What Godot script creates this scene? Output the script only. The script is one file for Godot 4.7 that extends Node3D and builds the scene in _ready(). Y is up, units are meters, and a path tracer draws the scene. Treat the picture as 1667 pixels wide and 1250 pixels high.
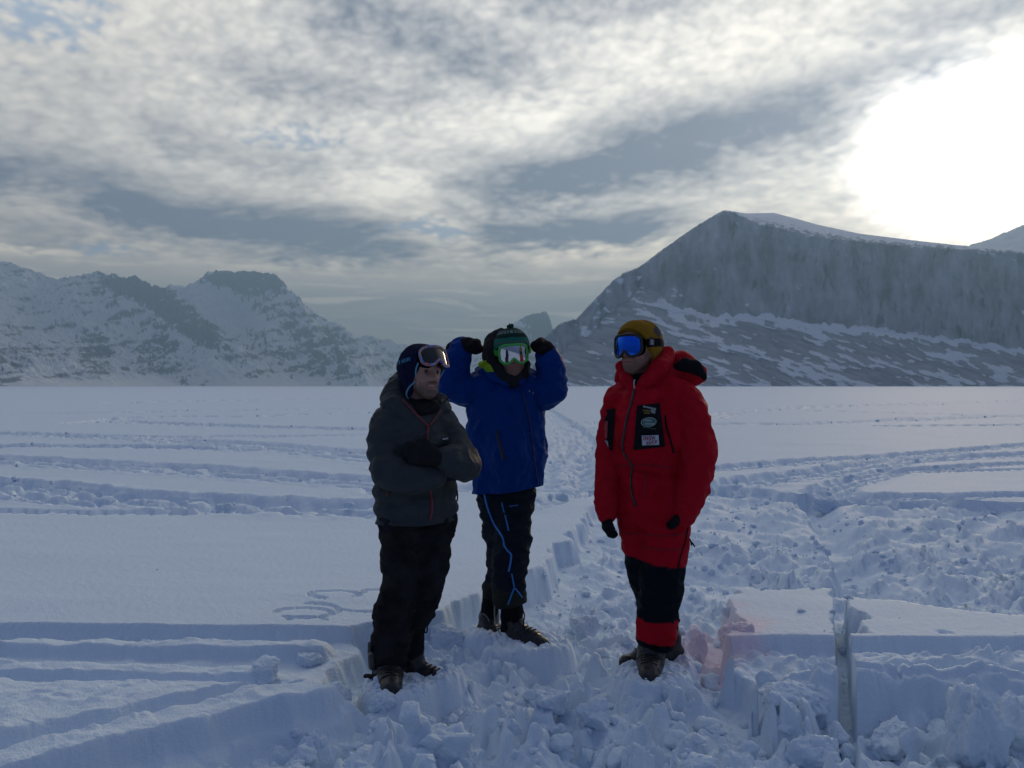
extends Node3D

const EYE := 1.33            # height of the lens over the untouched snow
const F := 1404.0
const PITCH := 0.00214
const SUN_AZ := 27.4
const SUN_EL := 13.0

var taken := {}
var mats := {}


# ------------------------------------------------------------------ helpers
func noise(seed_: int, freq: float, oct := 3, type := FastNoiseLite.TYPE_SIMPLEX_SMOOTH) -> FastNoiseLite:
	var n := FastNoiseLite.new()
	n.noise_type = type
	n.seed = seed_
	n.frequency = freq
	n.fractal_type = FastNoiseLite.FRACTAL_FBM if oct > 1 else FastNoiseLite.FRACTAL_NONE
	n.fractal_octaves = oct
	return n


func cells(seed_: int, freq: float) -> FastNoiseLite:
	var n := noise(seed_, freq, 1, FastNoiseLite.TYPE_CELLULAR)
	n.cellular_distance_function = FastNoiseLite.DISTANCE_EUCLIDEAN
	n.cellular_return_type = FastNoiseLite.RETURN_DISTANCE
	n.cellular_jitter = 1.0
	return n


func plates(seed_: int, freq: float, what: int) -> FastNoiseLite:
	var n := cells(seed_, freq)
	n.cellular_return_type = what as FastNoiseLite.CellularReturnType
	return n


func numbered(called: String) -> String:
	if not taken.has(called):
		taken[called] = 0
		return called
	taken[called] += 1
	return "%s_%03d" % [called, taken[called]]


func tag(o: Node, label := "", category := "", group := "", kind := "") -> void:
	if label: o.set_meta("label", label)
	if category: o.set_meta("category", category)
	if group: o.set_meta("group", group)
	if kind: o.set_meta("kind", kind)


func mat(c: Color, rough := 0.8, metal := 0.0, vertex := false) -> StandardMaterial3D:
	var m := StandardMaterial3D.new()
	m.albedo_color = Color(1, 1, 1) if vertex else c.linear_to_srgb()
	m.roughness = rough
	m.metallic = metal
	m.vertex_color_use_as_albedo = vertex
	return m


func put(called: String, arrays: Array, m: Material, parent: Node = self) -> MeshInstance3D:
	var me := ArrayMesh.new()
	me.add_surface_from_arrays(Mesh.PRIMITIVE_TRIANGLES, arrays)
	me.surface_set_material(0, m)
	var o := MeshInstance3D.new()
	o.mesh = me
	o.name = numbered(called) if parent == self else called
	parent.add_child(o, true)
	return o


func pack(v: PackedVector3Array, n: PackedVector3Array, c: PackedColorArray, i: PackedInt32Array) -> Array:
	var a := []
	a.resize(Mesh.ARRAY_MAX)
	a[Mesh.ARRAY_VERTEX] = v
	a[Mesh.ARRAY_NORMAL] = n
	if c.size(): a[Mesh.ARRAY_COLOR] = c
	a[Mesh.ARRAY_INDEX] = i
	return a


func at(px: float, py: float, depth: float) -> Vector3:
	var d := Vector3((px - 833.5) / F, (625.0 - py) / F, -1.0).rotated(Vector3.RIGHT, PITCH)
	return Vector3(0, EYE, 0) + d * (depth / -d.z)


func on_snow(px: float, py: float) -> Vector2:   # where a point of the untouched snow lies: (x, forward)
	var z := F * EYE / (py - 628.0)
	return Vector2((px - 833.5) / F * z, z)


func table(t: Array, x: float) -> float:
	if x <= t[0][0]: return t[0][1]
	for i in range(1, t.size()):
		if x <= t[i][0]:
			return lerpf(t[i - 1][1], t[i][1], (x - t[i - 1][0]) / (t[i][0] - t[i - 1][0]))
	return t[-1][1]


func grid_mesh(v: PackedVector3Array, w: int, h: int, c: PackedColorArray) -> Array:
	var n := PackedVector3Array(); n.resize(w * h)
	var ix := PackedInt32Array(); ix.resize((w - 1) * (h - 1) * 6)
	var o := 0
	for j in h:
		var j0 := maxi(j - 1, 0) * w
		var j1 := mini(j + 1, h - 1) * w
		for i in w:
			var a := v[j * w + mini(i + 1, w - 1)] - v[j * w + maxi(i - 1, 0)]
			n[j * w + i] = a.cross(v[j1 + i] - v[j0 + i]).normalized()
	for j in h - 1:
		for i in w - 1:
			var k := j * w + i
			ix[o] = k; ix[o + 1] = k + w; ix[o + 2] = k + 1
			ix[o + 3] = k + 1; ix[o + 4] = k + w; ix[o + 5] = k + w + 1
			o += 6
	return pack(v, n, c, ix)


func tube(pts: PackedVector3Array, r: float, sides := 7, closed := false, taper := 1.0, flat := 1.0, out: Vector3 = Vector3.ZERO) -> Array:
	var v := PackedVector3Array(); var n := PackedVector3Array(); var ix := PackedInt32Array()
	var m := pts.size()
	var side := Vector3.ZERO
	for i in m:
		var a := pts[(i - 1 + m) % m] if closed else pts[maxi(i - 1, 0)]
		var b := pts[(i + 1) % m] if closed else pts[mini(i + 1, m - 1)]
		var t := (b - a).normalized()
		if side == Vector3.ZERO:
			side = (out if out != Vector3.ZERO else (Vector3.UP if absf(t.y) < 0.8 else Vector3.RIGHT))
		if out != Vector3.ZERO: side = out
		side = (side - t * side.dot(t)).normalized()
		var up := t.cross(side)
		var rr := r * lerpf(1.0, taper, float(i) / maxf(1, m - 1))
		for s in sides:
			var w := TAU * s / sides
			var d := side * cos(w) * flat + up * sin(w)
			v.append(pts[i] + d * rr)
			n.append((side * cos(w) / flat + up * sin(w)).normalized())
	for i in (m if closed else m - 1):
		for s in sides:
			var p := i * sides + s
			var q := i * sides + (s + 1) % sides
			var p2 := ((i + 1) % m) * sides + s
			var q2 := ((i + 1) % m) * sides + (s + 1) % sides
			ix.append_array([p, p2, q, q, p2, q2])
	if not closed:
		for e in [0, m - 1]:
			var k := v.size()
			v.append(pts[e]); n.append((pts[e] - pts[1 if e == 0 else m - 2]).normalized())
			for s in sides:
				ix.append_array([k, e * sides + s, e * sides + (s + 1) % sides] if e == 0 else [k, e * sides + (s + 1) % sides, e * sides + s])
	return pack(v, n, PackedColorArray(), ix)


func smooth_line(pts: Array, sub := 6) -> PackedVector3Array:
	var out := PackedVector3Array()
	for i in pts.size() - 1:
		for k in sub:
			out.append(pts[i].cubic_interpolate(pts[i + 1], pts[maxi(i - 1, 0)], pts[mini(i + 2, pts.size() - 1)], float(k) / sub))
	out.append(pts[-1])
	return out


# ------------------------------------------------------------------ smooth bodies
class Field:
	var A := PackedVector3Array()
	var BA := PackedVector3Array()
	var inv := PackedFloat32Array()
	var ra := PackedFloat32Array()
	var dr := PackedFloat32Array()
	var amp := PackedFloat32Array()
	var ring := PackedFloat32Array()
	var k := 0.04
	var clips: Array = []        # [normal, offset]: what lies beyond is cut away
	var carve: Array = []        # [a, b, radius]
	var wr: FastNoiseLite
	var wr_amp := 0.0
	var fine: FastNoiseLite
	var fine_amp := 0.0
	var stretch := Vector3.ONE
	var all := PackedInt32Array()

	func add(a: Vector3, b: Vector3, r0: float, r1: float, rings := 0.0, ring_amp := 0.0) -> void:
		A.append(a); BA.append(b - a)
		inv.append(1.0 / maxf((b - a).length_squared(), 1e-9))
		ra.append(r0); dr.append(r1 - r0)
		amp.append(ring_amp); ring.append(rings * PI)
		all.append(all.size())

	func chain(pts: Array, rings_per_m := 0.0, ring_amp := 0.0) -> void:   # [[point, radius], ...]
		for i in pts.size() - 1:
			add(pts[i][0], pts[i + 1][0], pts[i][1], pts[i + 1][1], roundf(rings_per_m * (pts[i][0] - pts[i + 1][0]).length()), ring_amp)

	func d(p: Vector3, idx: PackedInt32Array) -> float:
		var r := 1e9
		for i in idx:
			var pa := p - A[i]
			var h := clampf(pa.dot(BA[i]) * inv[i], 0.0, 1.0)
			var v := (pa - BA[i] * h).length() - ra[i] - dr[i] * h
			if amp[i] > 0.0:
				v -= amp[i] * (absf(sin(h * ring[i])) - 0.6)
			if r > 1e8:
				r = v
			else:
				var t := maxf(k - absf(r - v), 0.0) / k
				r = minf(r, v) - t * t * k * 0.25
		if wr_amp > 0.0:
			r -= wr_amp * (0.6 - 2.0 * absf(wr.get_noise_3dv(p * stretch)))
		if fine_amp > 0.0:
			r -= fine_amp * fine.get_noise_3dv(p)
		for c in carve:
			var ca: Vector3 = c[0]
			var cb: Vector3 = c[1] - c[0]
			var hh := clampf((p - ca).dot(cb) / maxf(cb.length_squared(), 1e-9), 0.0, 1.0)
			var q: float = c[2] - (p - ca - cb * hh).length()
			var t2 := maxf(0.012 - absf(r - q), 0.0) / 0.012
			r = maxf(r, q) + t2 * t2 * 0.003
		for c in clips:
			r = maxf(r, c[0].dot(p) - c[1])
		return r

	func trace(o: Vector3, dir: Vector3, t0: float, t1: float) -> Vector3:
		var t := t0
		while t < t1:
			var s := d(o + dir * t, all)
			if s < 0.0008: return o + dir * t
			t += maxf(s * 0.7, 0.0006)
		return Vector3.INF

	func normal(p: Vector3, e := 0.006) -> Vector3:
		return Vector3(d(p + Vector3(e, 0, 0), all) - d(p - Vector3(e, 0, 0), all), d(p + Vector3(0, e, 0), all) - d(p - Vector3(0, e, 0), all), d(p + Vector3(0, 0, e), all) - d(p - Vector3(0, 0, e), all)).normalized()

	func mesh(cell: float, paint) -> Array:
		var v := PackedVector3Array(); var n := PackedVector3Array(); var c := PackedColorArray(); var ix := PackedInt32Array()
		var lo := Vector3.INF
		var hi := -Vector3.INF
		for i in A.size():
			var r := maxf(ra[i], ra[i] + dr[i]) + 0.03
			for q in [A[i], A[i] + BA[i]]:
				lo = lo.min(q - Vector3.ONE * r); hi = hi.max(q + Vector3.ONE * r)
		var bs := cell * 8.0
		var nb := ((hi - lo) / bs).ceil()
		var R := bs * 0.87
		var slack := 0.02 + wr_amp + fine_amp
		var made := {}
		var val := PackedFloat32Array(); val.resize(1000)
		for bx in int(nb.x):
			for by in int(nb.y):
				for bz in int(nb.z):
					var o := lo + Vector3(bx, by, bz) * bs
					var mid := o + Vector3.ONE * bs * 0.5
					var near := 1e9
					var ds := PackedFloat32Array(); ds.resize(A.size())
					for i in A.size():
						var pa := mid - A[i]
						var h := clampf(pa.dot(BA[i]) * inv[i], 0.0, 1.0)
						ds[i] = (pa - BA[i] * h).length() - ra[i] - dr[i] * h
						near = minf(near, ds[i])
					if near > R + k * 0.5 + slack: continue
					if near < -R - slack - 0.02:
						var cut := false
						for q in clips: cut = cut or absf(q[0].dot(mid) - q[1]) < R
						for q in carve: cut = true
						if not cut: continue
					var idx := PackedInt32Array()
					for i in A.size():
						if ds[i] < near + 2.0 * R + k + slack: idx.append(i)
					var some_in := false
					var some_out := false
					var w := 0
					for x in 10:
						for y in 10:
							for z in 10:
								var s := d(o + Vector3(x - 1, y - 1, z - 1) * cell, idx)
								val[w] = s
								w += 1
								if s < 0.0: some_in = true
								else: some_out = true
					if not (some_in and some_out): continue
					for x in range(1, 9):
						for y in range(1, 9):
							for z in range(1, 9):
								var e := x * 100 + y * 10 + z
								var s0 := val[e]
								for ax in 3:
									var step := 100 if ax == 0 else 10 if ax == 1 else 1
									var s1 := val[e + step]
									if (s0 < 0.0) == (s1 < 0.0): continue
									var u := 10 if ax == 0 else 1 if ax == 1 else 100
									var t := 1 if ax == 0 else 100 if ax == 1 else 10
									var quad := [e - u - t, e - t, e, e - u]
									var id := [0, 0, 0, 0]
									for q in 4:
										var ce: int = quad[q]
										var cx := ce / 100
										var cy := (ce / 10) % 10
										var cz := ce % 10
										var key := ((bx * 8 + cx) * 8192 + by * 8 + cy) * 8192 + bz * 8 + cz
										if not made.has(key):
											var sum := Vector3.ZERO
											var cnt := 0
											for ed in 12:
												var ea := ed / 4
												var eb := ed % 4
												var st := 100 if ea == 0 else 10 if ea == 1 else 1
												var uu := 10 if ea == 0 else 1 if ea == 1 else 100
												var tt := 1 if ea == 0 else 100 if ea == 1 else 10
												var p0 := ce + (eb & 1) * uu + (eb >> 1) * tt
												var v0 := val[p0]
												var v1 := val[p0 + st]
												if (v0 < 0.0) != (v1 < 0.0):
													var f := v0 / (v0 - v1)
													var pp := Vector3(p0 / 100, (p0 / 10) % 10, p0 % 10)
													pp[ea] += f
													sum += pp; cnt += 1
											var p := o + (sum / maxf(cnt, 1) - Vector3.ONE) * cell
											made[key] = v.size()
											var ee := cell * 0.6
											var g := Vector3(1, -1, -1) * d(p + Vector3(ee, -ee, -ee), idx) + Vector3(-1, -1, 1) * d(p + Vector3(-ee, -ee, ee), idx) + Vector3(-1, 1, -1) * d(p + Vector3(-ee, ee, -ee), idx) + Vector3.ONE * d(p + Vector3.ONE * ee, idx)
											v.append(p); n.append(g.normalized())
											c.append(paint.call(p) if paint != null else Color(1, 1, 1))
										id[q] = made[key]
									if s0 < 0.0:
										ix.append_array([id[0], id[2], id[1], id[0], id[3], id[2]])
									else:
										ix.append_array([id[0], id[1], id[2], id[0], id[2], id[3]])

		return [v, n, c, ix]


func bake(f: Field, cell: float, paint = null) -> Array:
	var r := f.mesh(cell, paint)
	return pack(r[0], r[1], r[2], r[3])


# ------------------------------------------------------------------ sky
var sk1 := noise(11, 1.0, 4)
var sk2 := noise(12, 1.0, 3)
var sk_s := noise(15, 1.0, 1)
var sk3 := noise(13, 1.0, 2)
const DARK_BANDS := [  # azimuth, elevation, azimuth, elevation, thickness, strength
	[-1.4, 13.0, 11.0, 14.6, 1.9, 1.0], [8.0, 15.6, 18.0, 16.6, 2.0, 0.95], [17.0, 17.6, 25.5, 18.6, 1.3, 0.8],
	[-1.5, 10.2, 9.0, 10.2, 1.1, 1.0], [-24.0, 10.9, -11.0, 9.6, 1.7, 1.0], [-34.0, 12.2, -26.0, 12.0, 1.5, 0.75], [-15.0, 8.4, -7.0, 8.6, 0.9, 0.8],
	[-9.0, 23.0, -2.0, 20.5, 2.2, 0.6], [24.0, 20.5, 33.0, 21.5, 1.6, 0.75], [-38.0, 9.5, -28.0, 8.7, 1.0, 0.55], [2.0, 23.5, 10.0, 24.0, 1.5, 0.45],
	[-16.0, 19.0, -6.0, 18.0, 1.4, 0.4], [-22.0, 15.5, -14.0, 14.2, 1.2, 0.35],
	[3.0, 8.7, 14.0, 8.8, 0.55, -0.6], [-33.0, 7.7, -26.0, 7.5, 0.3, -0.7], [-9.0, 12.6, -3.0, 13.4, 1.3, -0.45], [-8.0, 16.5, 2.0, 17.5, 1.2, -0.25]]
const BLUE_HOLES := [[-6.0, 10.2, 3.0, 0.9, 0.9], [-14.5, 15.7, 4.5, 0.9, 0.7], [-29.0, 21.0, 5.0, 3.0, 0.55], [-24.5, 8.0, 2.2, 0.5, 0.7], [-31.0, 17.0, 3.0, 2.0, 0.35]]


func sky_colour(dir: Vector3) -> Color:
	var az := rad_to_deg(atan2(dir.x, -dir.z))
	var el := rad_to_deg(asin(clampf(dir.y, -1, 1)))
	var y := maxf(dir.y, 0.0)
	var sun := Vector3(sin(deg_to_rad(SUN_AZ)) * cos(deg_to_rad(SUN_EL)), sin(deg_to_rad(SUN_EL)), -cos(deg_to_rad(SUN_AZ)) * cos(deg_to_rad(SUN_EL)))
	var g := rad_to_deg(acos(clampf(dir.dot(sun), -1, 1)))
	var qx := dir.x / (y + 0.12)
	var qz := dir.z / (y + 0.12)
	# slow warping, then mackerel ripples of two sizes
	var w1 := sk1.get_noise_2d(qx * 0.9, qz * 0.9)
	var w2 := sk1.get_noise_2d(qx * 0.9 + 40.0, qz * 0.9)
	var rip := sk2.get_noise_2d(qx * 5.0 + w1 * 1.5, qz * 6.0 + w2 * 1.5)
	var u := az * 0.40 + w1 * 0.25
	var v := 16.0 * log(maxf(el, 0.0) + 6.0) - az * 0.035 + w2 * 0.2
	var r1 := sk3.get_noise_2d(u * 0.8, v)
	var r2 := sk3.get_noise_2d(u * 2.0 + 40.0, v * 2.1)
	var ridge1 := 0.32 - absf(sk3.get_noise_2d(u * 1.05 + 80.0, v * 1.35))
	var fine := r1 * 0.50 + r2 * 0.34 + ridge1 * 0.75 + sk3.get_noise_2d(u * 5.0, v * 4.6) * 0.12
	var streak := sk2.get_noise_2d(az * 0.06 + 7.0, el * 1.5 + w1)
	var low := smoothstep(8.5, 5.5, el + streak * 1.2)
	var wa := az + w1 * 2.2 + rip * 0.9
	var we := el + w2 * 0.9 + rip * 0.55 + fine * 0.2
	var t := 0.0
	for b in DARK_BANDS:
		if absf(az - (b[0] + b[2]) * 0.5) > absf(b[2] - b[0]) * 0.5 + b[4] * 6.0: continue
		var p := Vector2(wa * 0.45, we)
		var a := Vector2(b[0] * 0.45, b[1])
		var ba := Vector2(b[2] * 0.45, b[3]) - a
		var h := clampf((p - a).dot(ba) / ba.length_squared(), 0, 1)
		var q: float = (p - a - ba * h).length() / b[4]
		t = maxf(t, b[5] * exp(-q * q * 0.9)) if b[5] > 0.0 else t + b[5] * exp(-q * q)
	t = 0.25 + 0.22 * w1 + 0.84 * t + (0.05 * rip + 0.37 * fine) * (1.0 - 0.75 * low) * (1.0 - 0.45 * clampf(t, 0.0, 1.0))
	var hole := 0.0
	for b in BLUE_HOLES:
		var q: float = Vector2((az + w1 * 2.0 - b[0]) / b[2], (el + w2 * 0.6 - b[1]) / b[3]).length()
		hole = maxf(hole, b[4] * smoothstep(1.4, 0.1, q))
	hole = clampf((hole * 1.1 + fine * 1.2 + rip * 0.4 - 0.46 + hole * 0.25) * smoothstep(0.0, 0.3, hole), 0.0, 0.72)
	# the low even sheet along the horizon, with a few lit streaks
	t = lerpf(t, 0.66 + 0.22 * streak - 0.55 * smoothstep(0.22, 0.5, streak), low)
	t = clampf(t, -0.12, 1.0)
	var near := 0.06 * exp(-g / 7.0) + 3.9 * exp(-pow(g / 3.4, 2.0))
	var wide := exp(-g / 22.0)
	var lit := (Color(1.24, 1.18, 1.07) * lerpf(1.0, 0.80, smoothstep(34.0, 56.0, g))).lerp(Color(1.12, 1.06, 0.94), smoothstep(26.0, 9.0, g)) * (1.0 + 3.4 * near + 0.62 * wide)
	var dark := Color(0.205, 0.24, 0.315) * (1.0 + 1.0 * minf(near, 0.8) + 0.45 * wide)
	lit = lit.lerp(Color(1.16, 1.03, 0.84) * (1.0 + 3.4 * near + 0.7 * wide), smoothstep(14.0, 7.0, el))
	var blue := Color(0.38, 0.52, 0.72) * (1.0 + 1.5 * near)
	var c := lit.lerp(dark, t)
	c = c.lerp(blue, hole)
	c += Color(1.0, 0.94, 0.82) * (0.62 * exp(-g / 5.5) + 0.08 * exp(-g / 20.0))   # sunlight spread by the thin sheet
	# away from the sun the sheet thins out to the deep blue of the arctic sky
	var fade := maxf(smoothstep(0.45, 1.0, y) * 0.72, smoothstep(48.0, 110.0, absf(az)) * (1.0 - 0.3 * smoothstep(0.7, 1.0, y)))
	var clear := Color(0.002, 0.046, 0.275).lerp(Color(0.015, 0.08, 0.28), smoothstep(0.35, 0.0, y)).lerp(Color(0.055, 0.105, 0.225), smoothstep(0.5, 0.95, y))
	clear = clear.lerp(c, 0.12 + 0.1 * clampf(w1 * 3.0, -1, 1))
	c = c.lerp(clear, fade)
	return c


func sky_patch(w: int, h: int, x0: int, x1: int, y0: int, y1: int) -> PackedFloat32Array:
	var out := PackedFloat32Array()
	out.resize((x1 - x0) * (y1 - y0) * 3)
	var o := 0
	for j in range(y0, y1):
		var th := PI * (j + 0.5) / h
		for i in range(x0, x1):
			var ph := TAU * ((i + 0.5) / w - 0.5)
			var c := sky_colour(Vector3(sin(ph) * sin(th), cos(th), -cos(ph) * sin(th)))
			out[o] = c.r; out[o + 1] = c.g; out[o + 2] = c.b
			o += 3
	return out


func threaded(jobs: Array) -> Array:   # runs callables side by side, gives their results in order
	var out := []
	var running := []
	for j in jobs:
		var t := Thread.new()
		t.start(j)
		running.append(t)
	for t in running: out.append(t.wait_to_finish())
	return out


func make_sky() -> Image:
	var w := 4096
	var h := 2048
	var coarse := threaded([sky_patch.bind(768, 384, 0, 768, 0, 64), sky_patch.bind(768, 384, 0, 768, 64, 128), sky_patch.bind(768, 384, 0, 768, 128, 194)])
	var px := PackedFloat32Array()
	for c in coarse: px.append_array(c)
	px.resize(768 * 384 * 3)
	var im := Image.create_from_data(768, 384, false, Image.FORMAT_RGBF, px.to_byte_array())
	im.resize(w, h, Image.INTERPOLATE_CUBIC)
	var x0 := 1560
	var x1 := 2536
	var ys := [660, 755, 850, 945, 1036]
	var jobs := []
	for k in 4: jobs.append(sky_patch.bind(w, h, x0, x1, ys[k], ys[k + 1]))
	var got := threaded(jobs)
	for k in 4:
		var part := Image.create_from_data(x1 - x0, ys[k + 1] - ys[k], false, Image.FORMAT_RGBF, got[k].to_byte_array())
		im.blit_rect(part, Rect2i(0, 0, x1 - x0, ys[k + 1] - ys[k]), Vector2i(x0, ys[k]))
	return im


# ------------------------------------------------------------------ snow
var g_big := noise(21, 0.16, 3)
var g_rip := noise(22, 1.0, 3)
var g_edge := noise(23, 1.7, 3)
var g_c2 := cells(25, 9.0)
var g_v1 := plates(24, 3.3, 0)
var g_e1 := plates(24, 3.3, 4)
var g_v2 := plates(25, 8.5, 0)
var g_e2 := plates(25, 8.5, 4)
var g_f := noise(26, 16.0, 3)
var g_m := noise(27, 2.2, 3)
var tracks: Array = []       # plan segments [x0, z0, x1, z1, half width, depth, r_lo, r_hi]
const PADS := [[-0.56, 4.22, -0.115], [-0.42, 4.38, -0.11], [0.06, 5.02, -0.135], [0.16, 4.98, -0.14], [-0.10, 5.15, -0.12], [0.72, 4.40, -0.115], [0.80, 4.60, -0.12]]   # snow packed round the boots
const LEDGE := [[4.79, -0.85], [5.1, -0.52], [5.5, -0.30], [6.2, 0.14], [6.9, 0.36], [7.05, 0.27], [7.5, 0.48], [8.4, 0.70], [10.0, 1.0], [14.0, 0.85], [20.0, 1.1], [30.0, 1.4]]
const FAR_EDGE := [[9.0, 7.5], [9.6, 6.0], [10.5, 3.5], [12.0, 2.7], [14.0, 2.2], [18.0, 2.1], [24.0, 2.3]]


func track(pts: Array, half: float, deep := 0.16) -> void:
	var w := []
	if half > 0.2 and pts[0][0] < 500: half *= 1.4
	for p in pts: w.append(on_snow(p[0], p[1]))
	for i in w.size() - 1:
		var a: Vector2 = w[i]
		var b: Vector2 = w[i + 1]
		var m := half * 1.7 + 0.25
		var c := Geometry2D.get_closest_point_to_segment(Vector2.ZERO, a, b)
		tracks.append([a.x, a.y, b.x, b.y, half, deep, c.length() - m, maxf(a.length(), b.length()) + m])


func lay_tracks() -> void:
	track([[-200, 775], [0, 787], [80, 795], [150, 806], [300, 815], [450, 822], [620, 829]], 0.42)
	track([[-200, 800], [0, 806], [120, 815], [280, 820], [420, 826]], 0.25, 0.08)
	track([[-200, 829], [0, 831], [200, 833], [400, 833], [620, 828]], 0.13, 0.07)
	track([[-200, 738], [0, 748], [150, 756], [300, 764], [450, 774], [620, 786]], 0.5, 0.13)
	track([[330, 766], [450, 780], [620, 796]], 0.16, 0.08)
	track([[-200, 727], [0, 727], [200, 726], [330, 730], [430, 732]], 0.42)
	track([[-200, 700], [0, 706], [100, 709], [250, 715], [400, 723], [500, 733], [640, 746]], 0.6, 0.13)
	track([[100, 708], [300, 711], [640, 708]], 0.35, 0.1)
	track([[150, 687], [200, 686], [320, 691], [450, 696], [640, 699]], 0.6)
	track([[135, 688], [200, 680], [300, 677], [420, 678]], 0.5)
	track([[-200, 676], [150, 672], [300, 669], [450, 667], [640, 665], [900, 666]], 0.6)
	track([[450, 676], [640, 671], [900, 674]], 0.5)
	track([[200, 655], [420, 650], [560, 648]], 1.2)
	track([[1120, 692], [1200, 690], [1300, 690], [1400, 687], [1480, 681], [1700, 676]], 0.7, 0.13)
	track([[1140, 684], [1190, 672], [1260, 666], [1400, 660], [1600, 657]], 0.8)
	track([[1320, 668], [1450, 672], [1560, 675], [1640, 677], [1560, 681], [1440, 686]], 0.5)
	track([[1440, 694], [1700, 691]], 0.4)
	track([[1300, 662], [1500, 656], [1700, 652]], 1.0)
	track([[1150, 764], [1300, 752], [1450, 742], [1600, 730], [1720, 721]], 0.42, 0.12)
	track([[1180, 790], [1250, 780], [1350, 768], [1450, 751], [1560, 744], [1720, 737]], 0.5, 0.14)
	track([[1340, 802], [1385, 786], [1460, 766], [1600, 757], [1720, 752]], 0.3, 0.12)
	track([[1440, 770], [1560, 766], [1720, 764]], 0.14, 0.06)
	track([[1340, 802], [1420, 810], [1550, 810], [1720, 806]], 0.32, 0.12)
	track([[885, 790], [900, 745], [935, 712], [985, 698], [1120, 692]], 0.8, 0.14)
	track([[940, 690], [1000, 684], [1120, 700]], 0.5)
	track([[640, 760], [760, 757], [900, 752]], 0.45, 0.1)
	track([[640, 800], [760, 797], [900, 782]], 0.4, 0.1)
	track([[850, 830], [900, 815], [960, 800]], 0.25, 0.08)
	# rings scratched into the flat snow
	for e in [[495, 997, 46, 8, 3.3, 8.6], [512, 992, 40, 10, -1.9, 1.3], [545, 969, 40, 6, 2.0, 6.9], [500, 1008, 30, 5, 3.2, 6.5], [590, 985, 45, 9, 0.3, 3.0], [610, 964, 18, 4, 2.9, 6.6]]:
		var ring := []
		for k in 15:
			var w := lerpf(e[4], e[5], k / 14.0)
			ring.append([e[0] + e[2] * cos(w), e[1] + e[3] * sin(w)])
		track(ring, 0.020, 0.022)


func trodden(x: float, z: float) -> float:   # signed distance into the trodden snow, metres
	var xl: float
	if z >= 4.79:
		xl = table(LEDGE, z)
	elif z > 3.92:
		xl = -0.84 - 0.1 * (4.79 - z)
	else:
		xl = -0.84 - (3.92 - z) * 1.16 + 0.18
	var s := minf(x - xl, table(FAR_EDGE, z) - x)
	if z > 4.67 and z < 5.75:
		s = minf(s, maxf(maxf(1.2 + (z - 4.67) * 0.28 - x, x - 1.76 - (z - 4.67) * 0.37), maxf(z - 5.72, 4.67 - z)))
		s = minf(s, maxf(maxf(1.86 + (z - 4.6) * 0.37 - x, z - 5.62 + maxf(0.0, x - 1.9) * 0.5), 4.6 - z))
	elif z <= 4.67 and z > 3.86:
		s = minf(s, maxf(1.16 - x, 3.88 - z))
	return s


func bank(d: float, half: float, high: float) -> float:   # a flat-topped bank
	return high * smoothstep(half + 0.03, half - 0.01, absf(d))


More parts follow.
